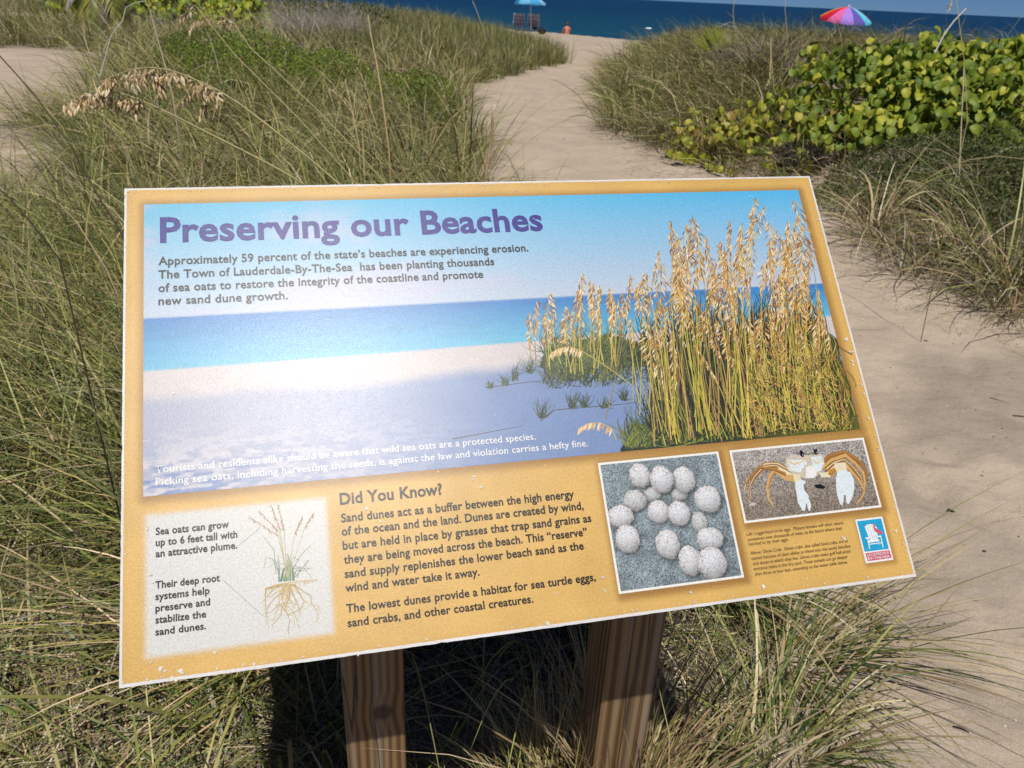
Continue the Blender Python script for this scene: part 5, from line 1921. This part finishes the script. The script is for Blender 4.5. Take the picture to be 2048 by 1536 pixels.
# shell grit and crumbs nobody could count
n_ = 900
x_ = R.uniform(.5, 3.0, n_)
y_ = R.uniform(1.1, 6, n_)
x_ = np.concatenate([x_, R.uniform(-.8, 2, 500)])
y_ = np.concatenate([y_, R.uniform(6, 16, 500)])
n_ = len(x_)
P_ = np.stack([x_, y_, height(x_, y_) + .001], 1)
s_ = R.uniform(.001, .0035, (n_, 1)) * (1 + y_[:, None] * .12)
tet = np.array([[1, 0, 0], [-.5, .8, 0], [-.5, -.8, 0], [0, 0, 1.]])
rot = R.uniform(0, 6.28, n_)
cs, sn = np.cos(rot), np.sin(rot)
Vt = np.stack([tet[None, :, 0] * cs[:, None] - tet[None, :, 1] * sn[:, None], tet[None, :, 0] * sn[:, None] + tet[None, :, 1] * cs[:, None], np.broadcast_to(tet[None, :, 2], (n_, 4))], -1)
Vt = Vt * s_[:, None] + P_[:, None]
b_ = (np.arange(n_) * 4)[:, None]
F_ = np.concatenate([b_ + np.array([[0, 1, 3]]), b_ + np.array([[1, 2, 3]]), b_ + np.array([[2, 0, 3]])], 0)
cc = np.where(R.random((n_, 1)) < .25, np.array([[.65, .6, .52]]), np.array([[.09, .065, .045]]))
o = mesh_np('sand_grit', Vt.reshape(-1, 3), [F_], M_WOODBIT, col=np.repeat(cc, 4, 0))
tag(o, 'tiny shell grit and dark crumbs scattered over the path sand', 'grit', kind='stuff')

# small blue-green sprig at the bottom edge
g_ = ray(860, 1515)
t = -CAMZ / g_[2]
x0, y0 = (CAM + g_ * t)[:2]


def sprig_pos(n_):
    th = R.uniform(0, 6.28, n_)
    r_ = R.random(n_) ** .5 * .06
    return np.stack([x0 + np.cos(th) * r_ * 1.5, y0 + np.sin(th) * r_ * .6, height(x0, y0) + R.uniform(.005, .05, n_)], 1)


V_, F_, C_ = herb_leaves(150, sprig_pos, .013, leafcols([(.09, .14, .085), (.12, .17, .10)]), elong=2.6)
o = mesh_np('ground_sprig', V_ - np.array([x0, y0, 0]), [F_], M_LEAF, col=C_)
o.location = (x0, y0, 0)
o['kind'] = 'stuff'
tag(o, 'small blue-green creeping sprig on the sand right of the left post', 'plant')

# ------------------------------------------------------------------ people and things on the beach
random.seed(8)


def skin_body(name, joints, edges, mat, col_, parent):
    me = bpy.data.meshes.new(name)
    me.from_pydata([j[:3] for j in joints], edges, [])
    o_ = bpy.data.objects.new(name, me)
    COL.objects.link(o_)
    o_.parent = parent
    md = o_.modifiers.new('skin', 'SKIN')
    for i, j in enumerate(joints):
        me.skin_vertices[0].data[i].radius = (j[3], j[4] if len(j) > 4 else j[3])
    me.skin_vertices[0].data[0].use_root = True
    md2 = o_.modifiers.new('sub', 'SUBSURF')
    md2.levels = md2.render_levels = 1
    bpy.context.view_layer.update()
    dg = bpy.context.evaluated_depsgraph_get()
    nm = bpy.data.meshes.new_from_object(o_.evaluated_get(dg))
    o_.modifiers.clear()
    o_.data = nm
    at_ = nm.color_attributes.new('Col', 'FLOAT_COLOR', 'POINT')
    at_.data.foreach_set('color', np.tile(np.array([*col_, 1], np.float32), len(nm.vertices)))
    nm.materials.clear()
    nm.materials.append(mat)
    nm.polygons.foreach_set('use_smooth', [True] * len(nm.polygons))
    return o_


def ico(name, c_, r_, mat, col_, parent, sq=(1, 1, 1)):
    import bmesh
    bm = bmesh.new()
    bmesh.ops.create_icosphere(bm, subdivisions=2, radius=1)
    for v in bm.verts:
        v.co = Vector((v.co.x * sq[0] * r_ + c_[0], v.co.y * sq[1] * r_ + c_[1], v.co.z * sq[2] * r_ + c_[2]))
    me = bpy.data.meshes.new(name)
    bm.to_mesh(me)
    bm.free()
    at_ = me.color_attributes.new('Col', 'FLOAT_COLOR', 'POINT')
    at_.data.foreach_set('color', np.tile(np.array([*col_, 1], np.float32), len(me.vertices)))
    me.materials.append(mat)
    me.polygons.foreach_set('use_smooth', [True] * len(me.polygons))
    o_ = bpy.data.objects.new(name, me)
    COL.objects.link(o_)
    o_.parent = parent
    return o_


def sitter(label, x, y, z, rot, skin, hair, low=True, shirt=None, short_col=(.55, .6, .72)):
    """seated figure, local -Y... faces +Y (the sea), back to the camera"""
    t_ = empty('person', (x, y, z))
    t_.rotation_euler = (0, 0, rot)
    t_.scale = (.80, .80, .80)
    tag(t_, label, 'person')
    J = [(0, 0, .12, .15, .12), (0, .02, .30, .13, .10), (0, .06, .46, .155, .10), (0, .09, .55, .10, .07), (0, .11, .60, .05), (0, .12, .66, .07), (0, .13, .74, .085, .09), (0, .13, .80, .06),
         (-.16, .09, .52, .052), (-.22, .12, .34, .042), (-.16, .30, .30, .034), (-.10, .38, .30, .03),
         (.16, .09, .52, .052), (.22, .12, .34, .042), (.16, .30, .30, .034), (.10, .38, .30, .03),
         (-.10, .06, .10, .09), (-.18, .42, .26, .07), (-.16, .62, .06, .045), (-.16, .76, .05, .035),
         (.10, .06, .10, .09), (.18, .42, .26, .07), (.16, .62, .06, .045), (.16, .76, .05, .035)]
    Ed = [(0, 1), (1, 2), (2, 3), (3, 4), (4, 5), (5, 6), (6, 7), (3, 8), (8, 9), (9, 10), (10, 11), (3, 12), (12, 13), (13, 14), (14, 15), (0, 16), (16, 17), (17, 18), (18, 19), (0, 20), (20, 21), (21, 22), (22, 23)]
    skin_body('body', J, Ed, M_SKIN, skin, t_)
    ico('hair', (0, .115, .755), .098, M_SKIN, hair, t_, (1, 1.05, 1.02))
    ico('shorts', (0, .03, .105), .19, M_CLOTH, short_col, t_, (1.0, .85, .62))
    if shirt:
        skin_body('shirt', [(0, .0, .18, .165, .135), (0, .02, .32, .15, .12), (0, .06, .47, .175, .12), (-.17, .09, .50, .07), (.17, .09, .50, .07)], [(0, 1), (1, 2), (2, 3), (2, 4)], M_CLOTH, shirt, t_)
    return t_


def ground_at(px, py, Y_):
    """x for a photo column at depth Y on the ground"""
    r_ = ray(px, py)
    return CAM[0] + r_[0] / r_[1] * Y_


YP = 39.6
xp = ground_at(1134, 66, YP)
sitter('person sitting bare-backed on the sand in pale shorts, facing the sea', xp, YP, float(height(xp, YP)) - .02, .15, (.52, .20, .11), (.10, .05, .03))


def beach_chair(label, px, Y_):
    x = ground_at(px, 60, Y_)
    z = float(height(x, Y_))
    t_ = empty('beach_chair', (x, Y_, z))
    t_.rotation_euler = (0, 0, .05)
    tag(t_, label, 'beach chair', 'beach chairs under the blue umbrella')
    w_, fc = .25, (.70, .70, .74)
    t_.scale = (.92, .92, .92)
    T, B = Vector((0, -.22, .74)), Vector((0, .02, .20))
    for i in range(7):
        f = (i + .5) / 7
        c0 = B.lerp(T, f)
        m_ = MB()
        ax = (T - B).normalized() * (.60 / 7 * .42)
        th = Vector((0, .006, .002))
        c_ = (.34, .32, .40) if i % 2 else (.56, .46, .54)
        V_ = [c0 + Vector((sx_ * w_, 0, 0)) + ax * sa + th * st_ for st_ in (-1, 1) for sx_, sa in ((-1, -1), (1, -1), (1, 1), (-1, 1))]
        m_.add(V_, [(0, 1, 2, 3), (7, 6, 5, 4), (0, 4, 5, 1), (1, 5, 6, 2), (2, 6, 7, 3), (3, 7, 4, 0)], c_)
        m_.build('back_slat', M_CLOTH, t_)
    m_ = MB()
    m_.box((-w_, .02, .185), (w_, .46, .20), (.42, .40, .46))
    m_.build('seat', M_CLOTH, t_)
    for s_ in (-1, 1):
        m_ = MB()
        m_.tube([Vector((s_ * .265, .5, .02)), Vector((s_ * .265, .46, .20)), Vector((s_ * .265, .02, .20)), Vector((s_ * .265, -.22, .76))], .013, 5, fc)
        m_.build('side_frame', M_PAINT, t_)
        m_ = MB()
        m_.tube([Vector((s_ * .265, -.2, .0)), Vector((s_ * .265, .08, .36))], .012, 5, fc)
        m_.build('leg', M_PAINT, t_)
        m_ = MB()
        m_.box((s_ * .285 - .025, -.14, .37), (s_ * .285 + .025, .30, .39), fc)
        m_.build('armrest', M_PAINT, t_)
    m_ = MB()
    m_.tube([Vector((-.265, -.22, .76)), Vector((.265, -.22, .76))], .013, 5, fc)
    m_.tube([Vector((-.265, -.2, .012)), Vector((.265, -.2, .012))], .012, 5, fc)
    m_.build('crossbar', M_PAINT, t_)
    return t_


beach_chair('empty grey slatted beach chair, the left one under the blue umbrella', 1037, 39.4)
beach_chair('grey slatted beach chair with a dark-haired person, right under the blue umbrella', 1065, 39.4)
xq = ground_at(1069, 60, 39.8)
sitter('dark-haired person in black sitting in the right beach chair', xq + .04, 39.8, float(height(xq, 39.8)) + .10, 0, (.24, .14, .09), (.01, .01, .012), shirt=(.02, .02, .025), short_col=(.03, .03, .04))
# bag by the chairs
xb_ = ground_at(1084, 60, 36.4)
bg = empty('beach_bag', (xb_, 36.4, float(height(xb_, 36.4))))
tag(bg, 'black bag on the sand right of the beach chairs', 'bag')
ico('bag_body', (0, 0, .11), .16, M_CLOTH, (.015, .016, .02), bg, (1.1, .7, .75))
m_ = MB()
m_.tube([Vector((-.09, 0, .2)), Vector((-.05, 0, .29)), Vector((.05, 0, .29)), Vector((.09, 0, .2))], .008, 4, (.02, .02, .02))
m_.build('handle', M_CLOTH, bg)
xt_ = ground_at(1023, 60, 35.8)
tw_ = ico('rolled_towel', (0, 0, .07), .14, M_CLOTH, (.66, .64, .60), None, (1.2, .6, .55))
tw_.location = (xt_, 35.8, float(height(xt_, 35.8)))
tag(tw_, 'pale bundled towel on the sand left of the beach chairs', 'towel')


def umbrella(label, center, rad, rise, cols, pole_to, tilt, ng=8, valance=.07, name='beach_umbrella', strut=None):
    t_ = empty(name, pole_to)
    tag(t_, label, 'umbrella')
    org = Vector(pole_to)
    C0 = Vector(center) - org
    up_ = Vector(tilt).normalized()
    e1 = (Vector((1, 0, 0)) - up_ * up_.x).normalized()
    e2 = up_.cross(e1)
    sub = 4
    for g_ in range(ng):
        V_, F_ = [], []
        rings = 5
        for r_ in range(rings + 1):
            f = r_ / rings
            for s_ in range(sub + 1):
                a_ = 2 * math.pi * (g_ + s_ / sub) / ng
                sag = 1 - .06 * f * math.sin(math.pi * s_ / sub)
                q = C0 + (e1 * math.cos(a_) + e2 * math.sin(a_)) * rad * f * sag + up_ * rise * (1 - f ** 1.6) - up_ * .0
                V_.append(q)
        for s_ in range(sub + 1):
            q = V_[rings * (sub + 1) + s_]
            V_.append(q - up_ * valance * (1 + .25 * math.sin(math.pi * s_ / sub)))
        for r_ in range(rings + 1):
            for s_ in range(sub):
                a_ = r_ * (sub + 1) + s_
                F_.append((a_, a_ + 1, a_ + sub + 2, a_ + sub + 1))
        m_ = MB()
        m_.add(V_, F_, cols[g_ % len(cols)])
        o_ = m_.build('canopy_panel', M_CLOTH, t_, smooth=True)
        a_ = 2 * math.pi * g_ / ng
        m_ = MB()
        pr = C0 + (e1 * math.cos(a_) + e2 * math.sin(a_)) * rad
        m_.tube([C0 + up_ * (rise - .02), C0 + (e1 * math.cos(a_) + e2 * math.sin(a_)) * rad * .55 + up_ * (rise * .6), pr - up_ * .01], .007, 4, (.7, .7, .7))
        m_.build('rib', M_PAINT, t_)
    m_ = MB()
    m_.tube([Vector((0, 0, -.2)), C0 + up_ * (rise + .05)], .018, 7, (.72, .72, .74))
    m_.build('pole', M_PAINT, t_, smooth=True)
    m_ = MB()
    m_.tube([C0 + up_ * (rise + .01), C0 + up_ * (rise + .06)], [.035, .02], 7, (.75, .75, .78))
    m_.build('finial', M_PAINT, t_)
    if strut:
        m_ = MB()
        m_.tube([C0 + up_ * .08, Vector(strut) - org], .012, 5, (.75, .75, .75))
        m_.build('guy_strut', M_PAINT, t_)
    return t_


RAINBOW = [(.80, .65, .08), (.80, .30, .05), (.10, .45, .15), (.80, .65, .08), (.70, .05, .06), (.85, .30, .05), (.70, .02, .05), (.80, .16, .42), (.42, .25, .78), (.13, .11, .45), (.10, .62, .85), (.80, .30, .05)]
dR = 28.0
c_r = at(1691, 38, dR)
pr_ = at(1690, 110, dR)
gz = float(height(c_r[0], c_r[1], False))
umbrella('rainbow striped beach umbrella above the big leafy shrub', c_r, .90, .40, RAINBOW,
         (c_r[0] - .12, c_r[1], gz), (.03, -.12, 1), ng=12, strut=(c_r[0] + .55, c_r[1] - .2, gz + .25))
dB = 34.8
c_b = at(1060, 6, dB)
gz = float(height(c_b[0], c_b[1], False))
umbrella('light blue beach umbrella, cut by the top of the photo, over two chairs', c_b, .70, .34, [(.05, .30, .62), (.16, .50, .78), (.08, .36, .68), (.28, .60, .82)], (c_b[0] + .12, c_b[1], gz), (.0, .05, 1))

# white float on the water
fx = at(1297, 57, 55)
t_ = (fx - CAM) * ((CAMZ + 1.70) / (CAMZ - fx[2]))
fl = ico('pool_float', (0, 0, 0), .45, M_PAINT, (.82, .82, .84), None, (1.0, .5, .26))
fl.location = tuple(CAM + t_)
tag(fl, 'small white float on the water beyond the right dune', 'float')
